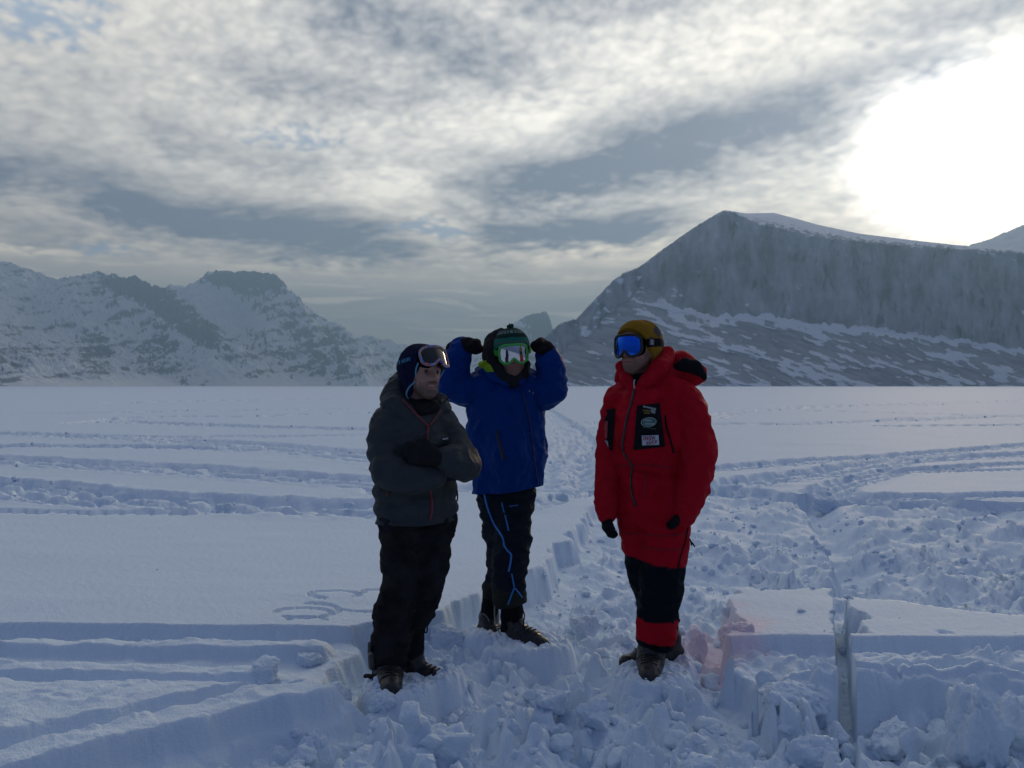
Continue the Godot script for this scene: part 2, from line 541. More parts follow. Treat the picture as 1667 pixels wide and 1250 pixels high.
func ground(x: float, z: float, r: float) -> float:
	var n := g_edge.get_noise_2d(x, z)
	var nf := g_f.get_noise_2d(x, z) if r < 40.0 else 0.0
	var big := g_big.get_noise_2d(x, z)
	var rip := g_rip.get_noise_2d(x * 1.2, z * 1.9)
	var h := big * 0.022 + rip * 0.0045 + maxf(0.0, g_rip.get_noise_2d(x * 0.35 + 9.0, z * 0.6)) * 0.018
	h *= smoothstep(0.0, 3.0, r)
	if r < 40.0: h += nf * 0.0025
	var rough := 0.0
	# banks and ruts of the snow machines crossing close to the lens
	var jag := n * 0.05 + nf * 0.006
	if z < 4.95 and z > 2.0:
		if x < 0.2:
			var cut := smoothstep(4.80, 4.765, z + jag * 0.5)
			var f := -0.09
			f += bank(z - 4.53 + jag * 0.7, 0.055, 0.065 + n * 0.03) * smoothstep(-0.93, -1.0, x + jag)
			f += bank(z - 4.18 + jag * 0.6, 0.06, 0.05 + n * 0.03) * smoothstep(-1.12, -1.24, x + jag)
			var flat := smoothstep(4.02, 3.96, z + jag) * 0.06
			f += flat * smoothstep(-1.02, -1.14, x + jag)
			var q := (x + 0.87) * 0.64 + (3.92 - z) * 0.77 + jag * 0.9   # right of and below the slanting ridge
			var along := (x + 0.87) * 0.77 - (3.92 - z) * 0.64
			if along < 0.25:
				f = minf(f, -0.03 - 0.09 * smoothstep(-0.30, -0.24, q) * smoothstep(0.1, 0.0, along)) if q > -0.32 and along < 0.1 else f
				f = maxf(f, -0.12 + 0.10 * smoothstep(-0.16, -0.10, q) * smoothstep(0.11, 0.05, q) * smoothstep(0.2, 0.02, along))
				f = lerpf(f, -0.185, smoothstep(0.06, 0.18, q))
				rough = maxf(rough, smoothstep(0.1, 0.2, q) * 0.55)
			rough = maxf(rough, cut * 0.13)
			h = lerpf(h, f + h, cut)
		elif x > 1.1:
			var cut2 := smoothstep(4.63, 4.585, z + jag * 0.6)
			var f2 := -0.095
			var rs := smoothstep(1.68, 1.72, x) if x < 1.8 else 1.0
			f2 += bank(z - 4.30 + jag * 0.5, 0.075, 0.08 + n * 0.03) * rs
			f2 += bank(z - 4.02 + jag * 0.5, 0.06, 0.07 + n * 0.03) * smoothstep(1.2, 1.3, x + jag)
			f2 += 0.035 * smoothstep(0.02, 0.0, absf(z - 4.03 + jag * 0.3) - 0.01)
			f2 = lerpf(f2, -0.175, smoothstep(3.93, 3.86, z + jag))
			rough = maxf(cut2 * 0.4, smoothstep(3.9, 3.8, z))
			h = lerpf(h, f2 + h, cut2)
	var s := trodden(x, z) + n * 0.13 + nf * 0.004 + 0.010 * g_m.get_noise_2d(x * 3.0, z * 3.0) + (0.06 * g_m.get_noise_2d(x * 1.5, z * 1.5) if x > 1.0 else 0.0)
	var m := smoothstep(-0.02, 0.065, s)
	var far := smoothstep(5.5, 9.5, z)
	if m > 0.0:
		var hum := g_m.get_noise_2d(x * 0.5 + 60.0, z * 0.5)
		var floor_ := lerpf(-0.235, -0.12, far)
		h = lerpf(h, floor_ + big * 0.05 + hum * 0.09 * smoothstep(0.0, 0.5, s), m)
		rough = maxf(rough, m * lerpf(1.0, 0.5, far) * smoothstep(-0.05, 0.35, s))
	if rough > 0.0:
		var wx := x + n * 0.16
		var wz := z + g_edge.get_noise_2d(x + 30.0, z) * 0.16
		var near := smoothstep(4.15, 3.6, z)
		var e1 := smoothstep(0.03, 0.42, g_e1.get_noise_2d(wx, wz) + 1.0)
		var v1 := 0.5 + 0.5 * g_v1.get_noise_2d(wx, wz)
		var e2 := smoothstep(0.03, 0.36, g_e2.get_noise_2d(wx, wz) + 1.0)
		var v2 := 0.5 + 0.5 * g_v2.get_noise_2d(wx, wz)
		var tilt := g_m.get_noise_2d(x * 1.7, z * 1.7)
		var clod := smoothstep(-0.25, 0.35, g_m.get_noise_2d(x, z))
		var crumb := 0.0
		if r < 14.0:
			crumb = (0.5 - absf(g_f.get_noise_2d(x * 1.0 + 7.0, z))) * 0.016 + g_f.get_noise_2d(x * 2.7, z * 2.7) * 0.004 * smoothstep(-0.3, 0.3, tilt)
		var lump := e1 * v1 * (0.085 + near * 0.075) * (0.35 + clod) + e2 * v2 * 0.06 * (0.4 + clod) + tilt * (0.06 + 0.04 * near) + crumb
		var calm := lerpf(0.3, 1.0, smoothstep(-0.32, 0.12, g_m.get_noise_2d(x * 0.42 + 17.0, z * 0.30))) if z > 5.6 else 1.0
		h += rough * (lump * calm - 0.022)
	for p in PADS:
		var q0 := Vector2(x - p[0], z - p[1]).length() + n * 0.05
		if q0 < 0.3: h = maxf(h, lerpf(-0.5, p[2] + nf * 0.02 + n * 0.03 + 0.02 * g_m.get_noise_2d(x * 3.0, z * 3.0), smoothstep(0.3, 0.16, q0)))
	# the narrow slit cut straight away from the lens
	if x > 1.2 and x < 2.6 and z > 3.4 and z < 6.4:
		var q2 := x - lerpf(1.37, 2.33, (z - 3.5) / 2.68) + n * 0.008
		var wall := smoothstep(0.044, 0.031, absf(q2)) * smoothstep(6.25, 6.15, z) * smoothstep(3.42, 3.55, z)
		h = lerpf(h, minf(h, -0.29 + nf * 0.02 + 0.05 * smoothstep(5.0, 6.0, z)), wall)
	elif x > 1.7 and z >= 6.2 and z < 10.5:   # and, farther off, a trodden step along the same line
		var q3 := x - table([[6.2, 2.33], [7.4, 2.72], [8.6, 3.02], [10.3, 3.36]], z) + n * 0.05
		h += -0.11 * smoothstep(0.02, 0.06, q3) * smoothstep(0.5, 0.2, q3) + 0.03 * smoothstep(-0.3, -0.05, q3) * smoothstep(0.03, 0.0, q3)
	return h


func track_height(x: float, z: float, r: float, near: Array) -> float:
	var dip := 0.0
	var rim := 0.0
	var n := g_edge.get_noise_2d(x * 1.3, z * 1.3)
	for t in near:
		var bx: float = t[2] - t[0]
		var bz: float = t[3] - t[1]
		var ax: float = x - t[0]
		var az: float = z - t[1]
		var l := bx * bx + bz * bz
		var k := clampf((ax * bx + az * bz) / l, 0.0, 1.0)
		var dx := ax - bx * k
		var dz := az - bz * k
		var q: float = (sqrt(dx * dx + dz * dz) + n * 0.05 * minf(1.0, t[4] * 5.0)) / t[4]
		if q > 1.8: continue
		var v: float = t[5] * smoothstep(1.04, 0.88, q)
		if t[4] > 0.2: v *= 0.62 + 0.38 * cos(q * 10.0 + n)
		dip = maxf(dip, v)
		rim = maxf(rim, t[5] * 0.14 * smoothstep(0.9, 1.05, q) * smoothstep(1.55, 1.1, q) * (0.55 + 1.6 * n))
	if dip <= 0.0 and rim <= 0.0: return 0.0
	var lumps := 0.0
	if dip > 0.02 and r < 60.0:
		lumps = smoothstep(0.04, 0.3, g_e2.get_noise_2d(x * 0.42, z * 0.6) + 1.0) * (0.5 + 0.5 * g_v2.get_noise_2d(x * 0.42, z * 0.6)) * 0.03
		lumps += g_edge.get_noise_2d(x * 0.8, z * 4.5) * 0.05 + g_edge.get_noise_2d(x * 2.4 + 9.0, z * 5.0) * 0.018
		lumps *= smoothstep(0.02, 0.10, dip)
	return -dip + lumps + (rim if dip < 0.02 else 0.0)


func snow_rows(radii: PackedFloat32Array, angles: PackedFloat32Array, j0: int, j1: int) -> Array:
	var v := PackedVector3Array()
	var c := PackedColorArray()
	var w := angles.size()
	v.resize((j1 - j0) * w); c.resize((j1 - j0) * w)
	var o := 0
	for j in range(j0, j1):
		var r := radii[j]
		var near := []
		for t in tracks:
			if r > t[6] and r < t[7]: near.append(t)
		for i in w:
			var a := angles[i]
			var x := r * sin(a)
			var z := r * cos(a)
			var h := 0.0
			if r < 400.0:
				if absf(a) < 0.75:
					h = ground(x, z, r)
					if near.size(): h += track_height(x, z, r, near)
				else:
					h = g_big.get_noise_2d(x, z) * 0.05 * smoothstep(0.0, 3.0, r) + g_rip.get_noise_2d(x * 0.7, z * 2.6) * 0.011
				h *= smoothstep(400.0, 100.0, r)
			v[o] = Vector3(x, h, -z)
			# a faint pink tint behind the standing place on the right, a tawny stain at the left
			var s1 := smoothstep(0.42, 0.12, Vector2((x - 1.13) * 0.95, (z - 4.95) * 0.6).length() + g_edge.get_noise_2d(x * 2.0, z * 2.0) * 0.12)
			var s2 := smoothstep(0.16, 0.04, Vector2(x + 0.80, z - 4.12).length() + g_edge.get_noise_2d(x * 3.0, z * 3.0) * 0.05)
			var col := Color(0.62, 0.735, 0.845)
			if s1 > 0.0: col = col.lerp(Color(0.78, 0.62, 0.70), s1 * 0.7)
			if s2 > 0.0: col = col.lerp(Color(0.62, 0.58, 0.50), s2 * 0.6)
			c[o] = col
			o += 1
	return [v, c]


func make_snow() -> Array:
	lay_tracks()
	var radii := PackedFloat32Array([0.05, 0.8, 1.6, 2.2])
	var q := 1.0 / 2.55
	while q > 1.0 / 70.0:
		radii.append(1.0 / q)
		q -= (0.00046 if q > 1.0 / 5.2 else 0.00072 if q > 1.0 / 11.0 else 0.0004) * QUALITY
	var r := 70.0
	while r < 15000.0:
		radii.append(r)
		r *= 1.07
	var angles := PackedFloat32Array()
	var a := -PI
	while a < PI:
		angles.append(a)
		var f := absf(a)
		a += 0.00108 * QUALITY if f < 0.60 else 0.004 if f < 0.72 else 0.05
	angles.append(PI)
	var n := radii.size()
	var jobs := []
	var cuts := [0]
	for k in 8: cuts.append(n * (k + 1) / 8)
	for k in 8: jobs.append(snow_rows.bind(radii, angles, cuts[k], cuts[k + 1]))
	var v := PackedVector3Array()
	var c := PackedColorArray()
	for got in threaded(jobs):
		v.append_array(got[0]); c.append_array(got[1])
	return grid_mesh(v, angles.size(), n, c)


# ------------------------------------------------------------------ mountains
var m_big := noise(41, 0.0016, 5)
var m_mid := noise(42, 0.006, 4)
var m_fine := noise(43, 0.02, 3)
var m_rock := noise(45, 0.0045, 6)
var m_flute := noise(44, 1.0, 4)
const ROCK := Color(0.20, 0.202, 0.212)
const SNOW := Color(0.93, 0.94, 0.95)
const WALL_ROCK := Color(0.36, 0.363, 0.375)


func ridge(pts: Array) -> Array:   # pixels and depths to plan points with heights: [x, forward, height, front slope, back slope]
	var out := []
	for p in pts:
		var w := at(p[0], p[1], p[2])
		out.append([w.x, -w.z, w.y, p[3]])
	return out


func range_rows(ridges: Array, az: PackedFloat32Array, depths: PackedFloat32Array, j0: int, j1: int, rough: float, rock_share: float, faces: Array) -> Array:
	var v := PackedVector3Array()
	var c := PackedColorArray()
	for j in range(j0, j1):
		var d := depths[j]
		for i in az.size():
			var x := az[i] * d
			var wx := x + m_big.get_noise_2d(x, d) * 260.0 * rough
			var wz := d + m_big.get_noise_2d(x + 5000.0, d) * 260.0 * rough
			wx = lerpf(x, wx, 0.5); wz = lerpf(d, wz, 0.5)
			var h := -60.0
			for r in ridges:
				for k in r.size() - 1:
					var a: Array = r[k]
					var b: Array = r[k + 1]
					var bx: float = b[0] - a[0]
					var bz: float = b[1] - a[1]
					var f := clampf(((wx - a[0]) * bx + (wz - a[1]) * bz) / (bx * bx + bz * bz), 0.0, 1.0)
					var ex: float = wx - a[0] - bx * f
					var ez: float = wz - a[1] - bz * f
					var top := lerpf(a[2], b[2], f)
					var dist := sqrt(ex * ex + ez * ez)
					var sl := lerpf(a[3], b[3], f)
					# steep under the crest, easing off on to the apron
					var run := dist * sl
					var y := top - (run if run < top * 0.6 else top * 0.6 + (run - top * 0.6) * 0.62)
					h = maxf(h, y)
			var up := smoothstep(0.0, 120.0, h)
			var n1 := m_mid.get_noise_2d(x, d)
			var n2 := m_fine.get_noise_2d(x, d)
			h += ((0.4 - absf(m_mid.get_noise_2d(x * 0.45, d * 0.45))) * 110.0 - 15.0 + (0.3 - absf(m_mid.get_noise_2d(x * 1.6, d * 1.6 + 300.0))) * 40.0 + n1 * 20.0 + n2 * 14.0) * rough * up
			v.append(Vector3(x, maxf(h, -4.0), -d))
			c.append(SNOW)
	return [v, c]


func make_range(pts: Array, px0: float, px1: float, d0: float, d1: float, cols: int, rows: int, rough: float, rock_share: float, faces: Array) -> Array:
	var ridges := []
	for p in pts: ridges.append(ridge(p))
	var az := PackedFloat32Array()
	for i in cols: az.append((lerpf(px0, px1, float(i) / (cols - 1)) - 833.5) / F)
	var depths := PackedFloat32Array()
	for j in rows: depths.append(lerpf(d0, d1, float(j) / (rows - 1)))
	var v := PackedVector3Array()
	var c := PackedColorArray()
	var jobs := []
	for k in 4: jobs.append(range_rows.bind(ridges, az, depths, rows * k / 4, rows * (k + 1) / 4, rough, rock_share, faces))
	for got in threaded(jobs):
		v.append_array(got[0]); c.append_array(got[1])
	var a := grid_mesh(v, cols, rows, c)
	# rock shows where it is steep or the wind has swept it, and on the named faces
	var n: PackedVector3Array = a[Mesh.ARRAY_NORMAL]
	for i in v.size():
		var p := v[i]
		var depth := -p.z
		var px := 833.5 + p.x / depth * F
		var py := 628.0 - (p.y - EYE) / depth * F
		var steep := 1.0 - absf(n[i].y)
		var bare := steep * 1.3 - 0.62 + rock_share
		bare += m_rock.get_noise_2d(p.x * 0.9 + p.y * 1.5 + p.z * 0.4, p.y * 2.0 - p.x * 0.7) * 0.95 + (0.25 - absf(m_rock.get_noise_2d(p.x * 1.6 - p.y * 1.2, p.y * 2.2 + 900.0))) * 0.55 + m_fine.get_noise_2d(p.x * 1.2 + p.y, p.y * 2.0) * 0.2
		for f in faces:
			var q := Vector2(px - f[0], py - f[1]).rotated(-f[4])
			var e := Vector2(q.x / f[2], q.y / f[3]).length() + m_fine.get_noise_2d(p.x, p.y * 1.5) * 0.35
			bare += f[5] * smoothstep(1.15, 0.75, e)
		var t := smoothstep(0.14, 0.26, bare)
		c[i] = SNOW.lerp(ROCK * (1.0 + 0.35 * m_fine.get_noise_2d(p.x * 2.0, p.y * 0.7)), t)
	a[Mesh.ARRAY_COLOR] = c
	return a


# The big wall: an apron of ledges, an upright cliff, and a snow slope leading back from its rim.
const RIM := [[850, 628], [872, 590], [886, 549], [912, 527], [936, 521], [946, 512], [960, 497], [1000, 456], [1020, 443], [1040, 436], [1080, 406], [1130, 371], [1165, 350], [1182, 343], [1200, 347], [1230, 363], [1280, 374], [1330, 385], [1400, 393], [1480, 401], [1560, 407], [1667, 412], [1800, 422], [2000, 440]]
const SKYLINE := [[850, 628], [872, 590], [886, 548], [912, 526], [936, 520], [946, 511], [960, 496], [1000, 455], [1020, 442], [1040, 435], [1080, 405], [1130, 370], [1165, 349], [1180, 342], [1215, 347], [1260, 346], [1295, 355], [1330, 365], [1400, 380], [1480, 390], [1560, 399], [1667, 406], [1800, 416], [2000, 434]]
const FOOT := [[850, 628], [886, 600], [930, 560], [960, 540], [1000, 505], [1040, 470], [1060, 470], [1095, 500], [1150, 510], [1200, 512], [1270, 514], [1330, 523], [1400, 533], [1500, 545], [1600, 558], [1667, 566], [1800, 580], [2000, 590]]


func wall_columns(i0: int, i1: int, cols: int, rows: int) -> Array:
	var v := PackedVector3Array()
	var c := PackedColorArray()
	for i in range(i0, i1):
		var px := lerpf(850.0, 1960.0, pow(float(i) / (cols - 1), 1.15))
		var base_d := table([[850, 3750], [960, 3500], [1180, 3250], [1400, 3300], [1667, 3420], [2000, 3650]], px)
		var x0: float = (px - 833.5) / F * base_d
		var up := func(py: float, d: float) -> float: return EYE + (628.0 - py) / F * d
		var foot_py := table(FOOT, px) + m_flute.get_noise_2d(px * 0.02, 3.0) * 10.0 + m_flute.get_noise_2d(px * 0.09, 8.0) * 4.0
		var rim_py := table(RIM, px)
		foot_py = maxf(foot_py, rim_py + 2.0)
		var foot_d: float = base_d + 210.0 * clampf((628.0 - foot_py) / 110.0, 0.1, 1.6)
		var foot_y: float = up.call(foot_py, foot_d)
		var rim_d: float = foot_d + clampf((foot_py - rim_py) * 0.55, 4.0, 90.0)
		var rim_y: float = up.call(rim_py, rim_d)
		rim_y += (m_flute.get_noise_2d(px * 0.12, 1.0) * 9.0 + m_flute.get_noise_2d(px * 0.4, 5.0) * 4.0) * smoothstep(870.0, 900.0, px)
		var sky_py := table(SKYLINE, px)
		var sky_d: float = rim_d + 30.0 + maxf(0.0, rim_py - sky_py) * 16.0
		var sky_y: float = maxf(up.call(sky_py, sky_d), rim_y - 5.0)
		var n_ap := int(rows * 0.36)
		var n_cl := int(rows * 0.40)
		var n_sn := int(rows * 0.16)
		for j in rows:
			var p := Vector2()     # depth, height
			var col := SNOW
			if j < n_ap:
				var t := float(j) / n_ap
				p = Vector2(lerpf(base_d - 60.0, foot_d, t), lerpf(-12.0, foot_y, t))
				var dn := p.y + (px - 1000.0) * 0.62     # ledges slope down to the right
				var band := m_mid.get_noise_2d(x0 * 0.35, dn * 2.2)
				var f := m_rock.get_noise_2d(x0 * 2.6 + p.y * 2.0, dn * 8.0) * 1.25
				p.x += band * 22.0 + f * 9.0
				p.y += (f * 7.0 + band * 10.0) * smoothstep(0.0, 0.1, t)
				var share := table([[870, 0.62], [960, 0.75], [1060, 0.72], [1150, 0.72], [1300, 0.66], [1667, 0.68]], px)
				var bare := share + band * 0.95 + f * 0.95
				bare -= 1.25 * smoothstep(0.84, 0.93, t) * smoothstep(1070.0, 1110.0, px) * smoothstep(1.0, 0.985, t)
				bare -= 0.5 * smoothstep(0.14, 0.0, t)
				bare = lerpf(bare, bare + 0.4, smoothstep(1000.0, 930.0, px) * smoothstep(0.1, 0.3, t))
				col = SNOW.lerp(WALL_ROCK * (0.95 + 0.5 * f), smoothstep(0.34, 0.48, bare))
			elif j < n_ap + n_cl:
				var t := float(j - n_ap) / n_cl
				p = Vector2(lerpf(foot_d, rim_d, t), lerpf(foot_y, rim_y, t))
				var bend := m_mid.get_noise_2d(x0 * 0.5, p.y * 0.8)
				var flute := m_flute.get_noise_2d(x0 * 0.016 + bend * 0.5, p.y * 0.004)
				var seam := m_flute.get_noise_2d(x0 * 0.04 + 50.0 + bend * 0.8, p.y * 0.010)
				var rub := m_fine.get_noise_2d(x0 * 1.5, p.y * 1.5)
				var edge := smoothstep(0.0, 0.06, t) * smoothstep(1.0, 0.94, t)
				p.x += (flute * 16.0 + seam * 4.0 + rub * 2.5) * edge
				var shade := 1.0 + 0.6 * m_flute.get_noise_2d(x0 * 0.012 + 90.0, p.y * 0.004) + 0.25 * seam + 0.25 * m_rock.get_noise_2d(x0 * 1.5, p.y * 2.5) + 0.12 * rub
				shade += 0.30 * m_big.get_noise_2d(x0 * 1.6, p.y * 2.0)
				var stain := smoothstep(0.22, 0.5, m_flute.get_noise_2d(x0 * 0.020 + 200.0 + bend * 0.5, p.y * 0.006 + 3.0)) * smoothstep(-0.2, 0.3, m_mid.get_noise_2d(x0 * 0.4 + 700.0, p.y * 0.6))
				col = WALL_ROCK * clampf(shade * (1.0 - 0.62 * stain), 0.25, 1.9)
				var left := smoothstep(1140.0, 1010.0, px)
				var spot := 0.8 * m_rock.get_noise_2d(x0 * 3.0 + p.y * 1.5, p.y * 5.0) + 0.5 * m_mid.get_noise_2d(x0, p.y) + 0.3 * rub
				var snow := smoothstep(0.62 - 0.34 * left - 0.30 * smoothstep(0.90, 1.0, t) - 0.14 * smoothstep(0.12, 0.0, t), 0.78 - 0.30 * left, spot)
				col = col.lerp(SNOW, snow)
			elif j < n_ap + n_cl + n_sn:
				var t := float(j - n_ap - n_cl) / n_sn
				p = Vector2(lerpf(rim_d + 1.0, sky_d, t), lerpf(rim_y, sky_y, pow(t, 0.85)))
				var f := m_fine.get_noise_2d(x0 * 1.2, p.x * 1.2)
				p.y += f * 5.0 * sin(t * PI)
				var bare := 0.62 * smoothstep(0.5, 0.0, t) + f * 0.7 + 0.2 * smoothstep(1250.0, 1600.0, px)
				col = SNOW.lerp(WALL_ROCK, smoothstep(0.48, 0.62, bare) * smoothstep(1180.0, 1240.0, px))
				if px < 1190.0: col = SNOW.lerp(WALL_ROCK, smoothstep(0.1, 0.25, 0.3 + f))
			else:
				var t := float(j - n_ap - n_cl - n_sn) / (rows - 1 - n_ap - n_cl - n_sn)
				p = Vector2(sky_d + 30.0 + t * 1500.0, lerpf(sky_y, -12.0, pow(t, 1.4)))
				col = SNOW
			v.append(Vector3((px - 833.5) / F * base_d * lerpf(1.0, p.x / base_d, 1.0), p.y, -p.x))
			c.append(col)
	return [v, c]


func make_wall() -> Array:
	var cols := 700
	var rows := 330
	var v := PackedVector3Array()
	var c := PackedColorArray()
	var jobs := []
	for k in 4: jobs.append(wall_columns.bind(cols * k / 4, cols * (k + 1) / 4, cols, rows))
	for got in threaded(jobs):
		v.append_array(got[0]); c.append_array(got[1])
	return grid_mesh(v, rows, cols, c)


func build_mountains() -> void:
	var m := mat(Color.WHITE, 0.9, 0.0, true)
	m.metallic_specular = 0.2
	var o := put("mountain", make_wall(), m)
	tag(o, "near grey mountain with a huge vertical rock wall and sloping snowy top on the right", "mountain", "", "structure")
	o = put("mountain", make_range([
		[[-420, 436, 8600, 0.54], [-150, 424, 8600, 0.54], [0, 429, 8600, 0.54], [26, 431, 8600, 0.58], [42, 442, 8600, 0.58], [90, 456, 8500, 0.58], [130, 453, 8400, 0.58], [160, 446, 8300, 0.65]],
		[[160, 446, 8300, 0.72], [200, 447, 8200, 0.86], [230, 455, 8150, 1.30], [256, 470, 8050, 1.30], [285, 500, 7800, 0.86], [330, 530, 7500, 0.79], [370, 556, 7250, 0.72], [395, 590, 7000, 0.72], [405, 622, 6800, 0.72]],
		[[90, 456, 8500, 0.58], [110, 500, 8000, 0.65], [160, 545, 7600, 0.72], [168, 600, 7200, 0.72]],
		[[0, 429, 8600, 0.58], [-60, 500, 7900, 0.58], [-20, 560, 7400, 0.58]],
		[[230, 462, 8900, 0.50], [262, 468, 8950, 0.50], [315, 466, 9000, 0.58]],
		[[315, 466, 9000, 0.50], [330, 455, 8950, 0.65], [345, 441, 8900, 1.50], [400, 444, 8850, 1.60], [440, 446, 8800, 1.60], [456, 455, 8750, 1.60], [463, 472, 8650, 0.86], [480, 490, 8450, 1.15], [505, 522, 8200, 1.15], [540, 556, 7900, 1.1], [575, 590, 7500, 1.1], [608, 624, 7100, 1.1]],
		[[470, 478, 8600, 0.72], [440, 540, 8000, 0.68], [430, 590, 7500, 0.65]],
			[[0, 429, 8600, 0.55], [-120, 420, 7800, 0.5], [-260, 405, 6700, 0.5]],
		], -330, 640, 5200, 10200, 760, 440, 0.8, 0.13,
		[[215, 466, 50, 19, 0.15, 1.0], [290, 508, 92, 26, 0.62, 0.85], [400, 456, 70, 15, 0.05, 1.0], [157, 575, 28, 34, 0.1, 0.5], [360, 500, 80, 30, 0.4, -0.85], [60, 500, 110, 45, 0.3, -0.22], [515, 575, 70, 60, 0.7, 0.22], [270, 590, 60, 34, 0.4, 0.28], [335, 595, 40, 26, 0.3, -0.4], [10, 605, 30, 22, 0.0, 0.4], [415, 540, 26, 10, 0.4, 0.3]]), m)
	tag(o, "hazy snow-streaked mountain range with a flat-topped rock summit on the left", "mountain", "", "structure")
	o = put("hill", make_range([
		[[380, 612, 10530, 0.4], [470, 598, 10530, 0.45], [520, 566, 10530, 0.45], [548, 557, 10530, 0.5], [580, 552, 10530, 0.5], [606, 547, 10530, 0.5], [632, 553, 10452, 0.5], [665, 566, 10374, 0.5], [700, 562, 10608, 0.5], [745, 572, 10608, 0.5], [790, 566, 10764, 0.5], [900, 590, 10764, 0.5], [1000, 600, 10764, 0.5]],
		[[606, 547, 10530, 0.5], [590, 590, 9828, 0.5], [575, 618, 9282, 0.5]], [[548, 557, 10530, 0.5], [535, 600, 9750, 0.5]], [[745, 572, 10608, 0.5], [760, 610, 9516, 0.5]],
		], 400, 1000, 9000, 12400, 420, 170, 0.7, 0.18, []), m)
	tag(o, "low pale hazy snow hills far off between the two big mountains", "hill", "", "structure")
	o = put("peak", make_range([
		[[805, 575, 9504, 0.8], [826, 546, 9504, 0.9], [838, 521, 9504, 1.3], [851, 514, 9504, 1.6], [872, 510, 9504, 2.0], [892, 508, 9504, 3.0], [895, 512, 9504, 3.0], [897, 532, 9504, 1.6], [903, 552, 9504, 1.2], [930, 580, 9504, 0.9]],
		], 770, 960, 8900, 10300, 240, 130, 0.35, 0.34, [[880, 525, 16, 24, 0.2, 0.35]]), m)
	tag(o, "distant pale rock tower seen beside the raised right fist of the person in blue", "peak", "", "structure")
	o = put("hill", make_range([
		[[1500, 412, 6800, 0.4], [1580, 399, 6800, 0.4], [1612, 389, 6800, 0.4], [1645, 376, 6800, 0.4], [1690, 362, 6800, 0.4], [1760, 356, 6800, 0.4], [1900, 380, 6800, 0.4], [2100, 430, 6800, 0.4]],
		], 1470, 2000, 5200, 8600, 260, 140, 0.35, -0.05, []), m)
	tag(o, "smooth snow dome rising behind the far end of the big rock wall", "hill", "", "structure")


# ------------------------------------------------------------------ people
var wrinkle := noise(61, 5.5, 2)
var crease := noise(62, 14.0, 2)
var weave := noise(63, 55.0, 2)


class Man:
	var root: Node3D
	var base: Vector3
	var depth: float
	var host: Node3D

	func j(px: float, py: float, dz := 0.0) -> Vector3:   # a joint in the man's own axes; dz is towards the lens
		return host.at(px, py, depth - dz) - base

	func ray(px: float, py: float) -> Array:
		var d: Vector3 = (host.at(px, py, 1.0) - Vector3(0, host.EYE, 0)).normalized()
		return [Vector3(0, host.EYE, 0) - base, d]

	func on(f, px: float, py: float, out := 0.003) -> Vector3:   # the spot of the cloth that shows there
		var r := ray(px, py)
		var p: Vector3 = f.trace(r[0], r[1], depth - 0.75, depth + 0.7)
		if p == Vector3.INF: return p
		return p - r[1] * out


func man(px: float, py: float, depth: float) -> Man:
	var m := Man.new()
	m.host = self
	m.depth = depth
	m.base = at(px, py, depth)
	m.root = Node3D.new()
	m.root.name = numbered("person")
	m.root.position = m.base
	add_child(m.root)
	return m


func on_line(m: Man, f: Field, pts: Array, out := 0.003, sub := 5) -> PackedVector3Array:
	var flat := []
	for p in pts: flat.append(Vector3(p[0], p[1], 0))
	var line := PackedVector3Array()
	for p in smooth_line(flat, sub):
		var w := m.on(f, p.x, p.y, out)
		if w != Vector3.INF and (line.is_empty() or (w - line[-1]).length() < 0.12): line.append(w)
	return line


func patch(m: Man, f: Field, corners: Array, nu: int, nv: int, out: float, thick := 0.004) -> Array:   # cloth sewn on: top left, top right, bottom right, bottom left
	var v := PackedVector3Array(); var n := PackedVector3Array(); var ix := PackedInt32Array()
	var back := 0
	for layer in 2:
		for b in nv + 1:
			for a in nu + 1:
				var s := float(a) / nu
				var t := float(b) / nv
				var top: Vector2 = corners[0].lerp(corners[1], s)
				var bot: Vector2 = corners[3].lerp(corners[2], s)
				var q: Vector2 = top.lerp(bot, t)
				var w := m.on(f, q.x, q.y, out if layer == 0 else out - thick)
				if w == Vector3.INF: w = v[-1] if v.size() else Vector3.ZERO
				v.append(w); n.append(f.normal(w, 0.012))
	back = (nu + 1) * (nv + 1)
	for b in nv:
		for a in nu:
			var k := b * (nu + 1) + a
			ix.append_array([k, k + 1, k + nu + 1, k + 1, k + nu + 2, k + nu + 1])
	for a in nu:
		for row in [0, nv]:
			var k: int = row * (nu + 1) + a
			ix.append_array([k, k + 1, k + back, k + 1, k + back + 1, k + back])
	for b in nv:
		for col in [0, nu]:
			var k: int = b * (nu + 1) + col
			ix.append_array([k, k + nu + 1, k + back, k + nu + 1, k + nu + 1 + back, k + back])
	return pack(v, n, PackedColorArray(), ix)


func lettering(text: String, high: float, m: Material, parent: Node, where: Vector3, face: Vector3, up: Vector3, font := "Droid Sans", width := 0.0, called := "lettering") -> MeshInstance3D:
	var t := TextMesh.new()
	var f := SystemFont.new()
	f.font_names = PackedStringArray([font])
	f.font_weight = 700
	t.font = f
	t.text = text
	t.font_size = 48
	t.pixel_size = high / 36.0
	t.depth = 0.0015
	t.material = m
	var o := MeshInstance3D.new()
	o.mesh = t
	o.name = called
	var z := face.normalized()
	var x := up.cross(z).normalized()
	var b := Basis(x, z.cross(x), z)
	if width > 0.0: b = b * Basis.from_scale(Vector3(width / maxf(t.get_aabb().size.x, 1e-4), 1, 1))
	o.transform = Transform3D(b, where)
	parent.add_child(o, true)
	return o


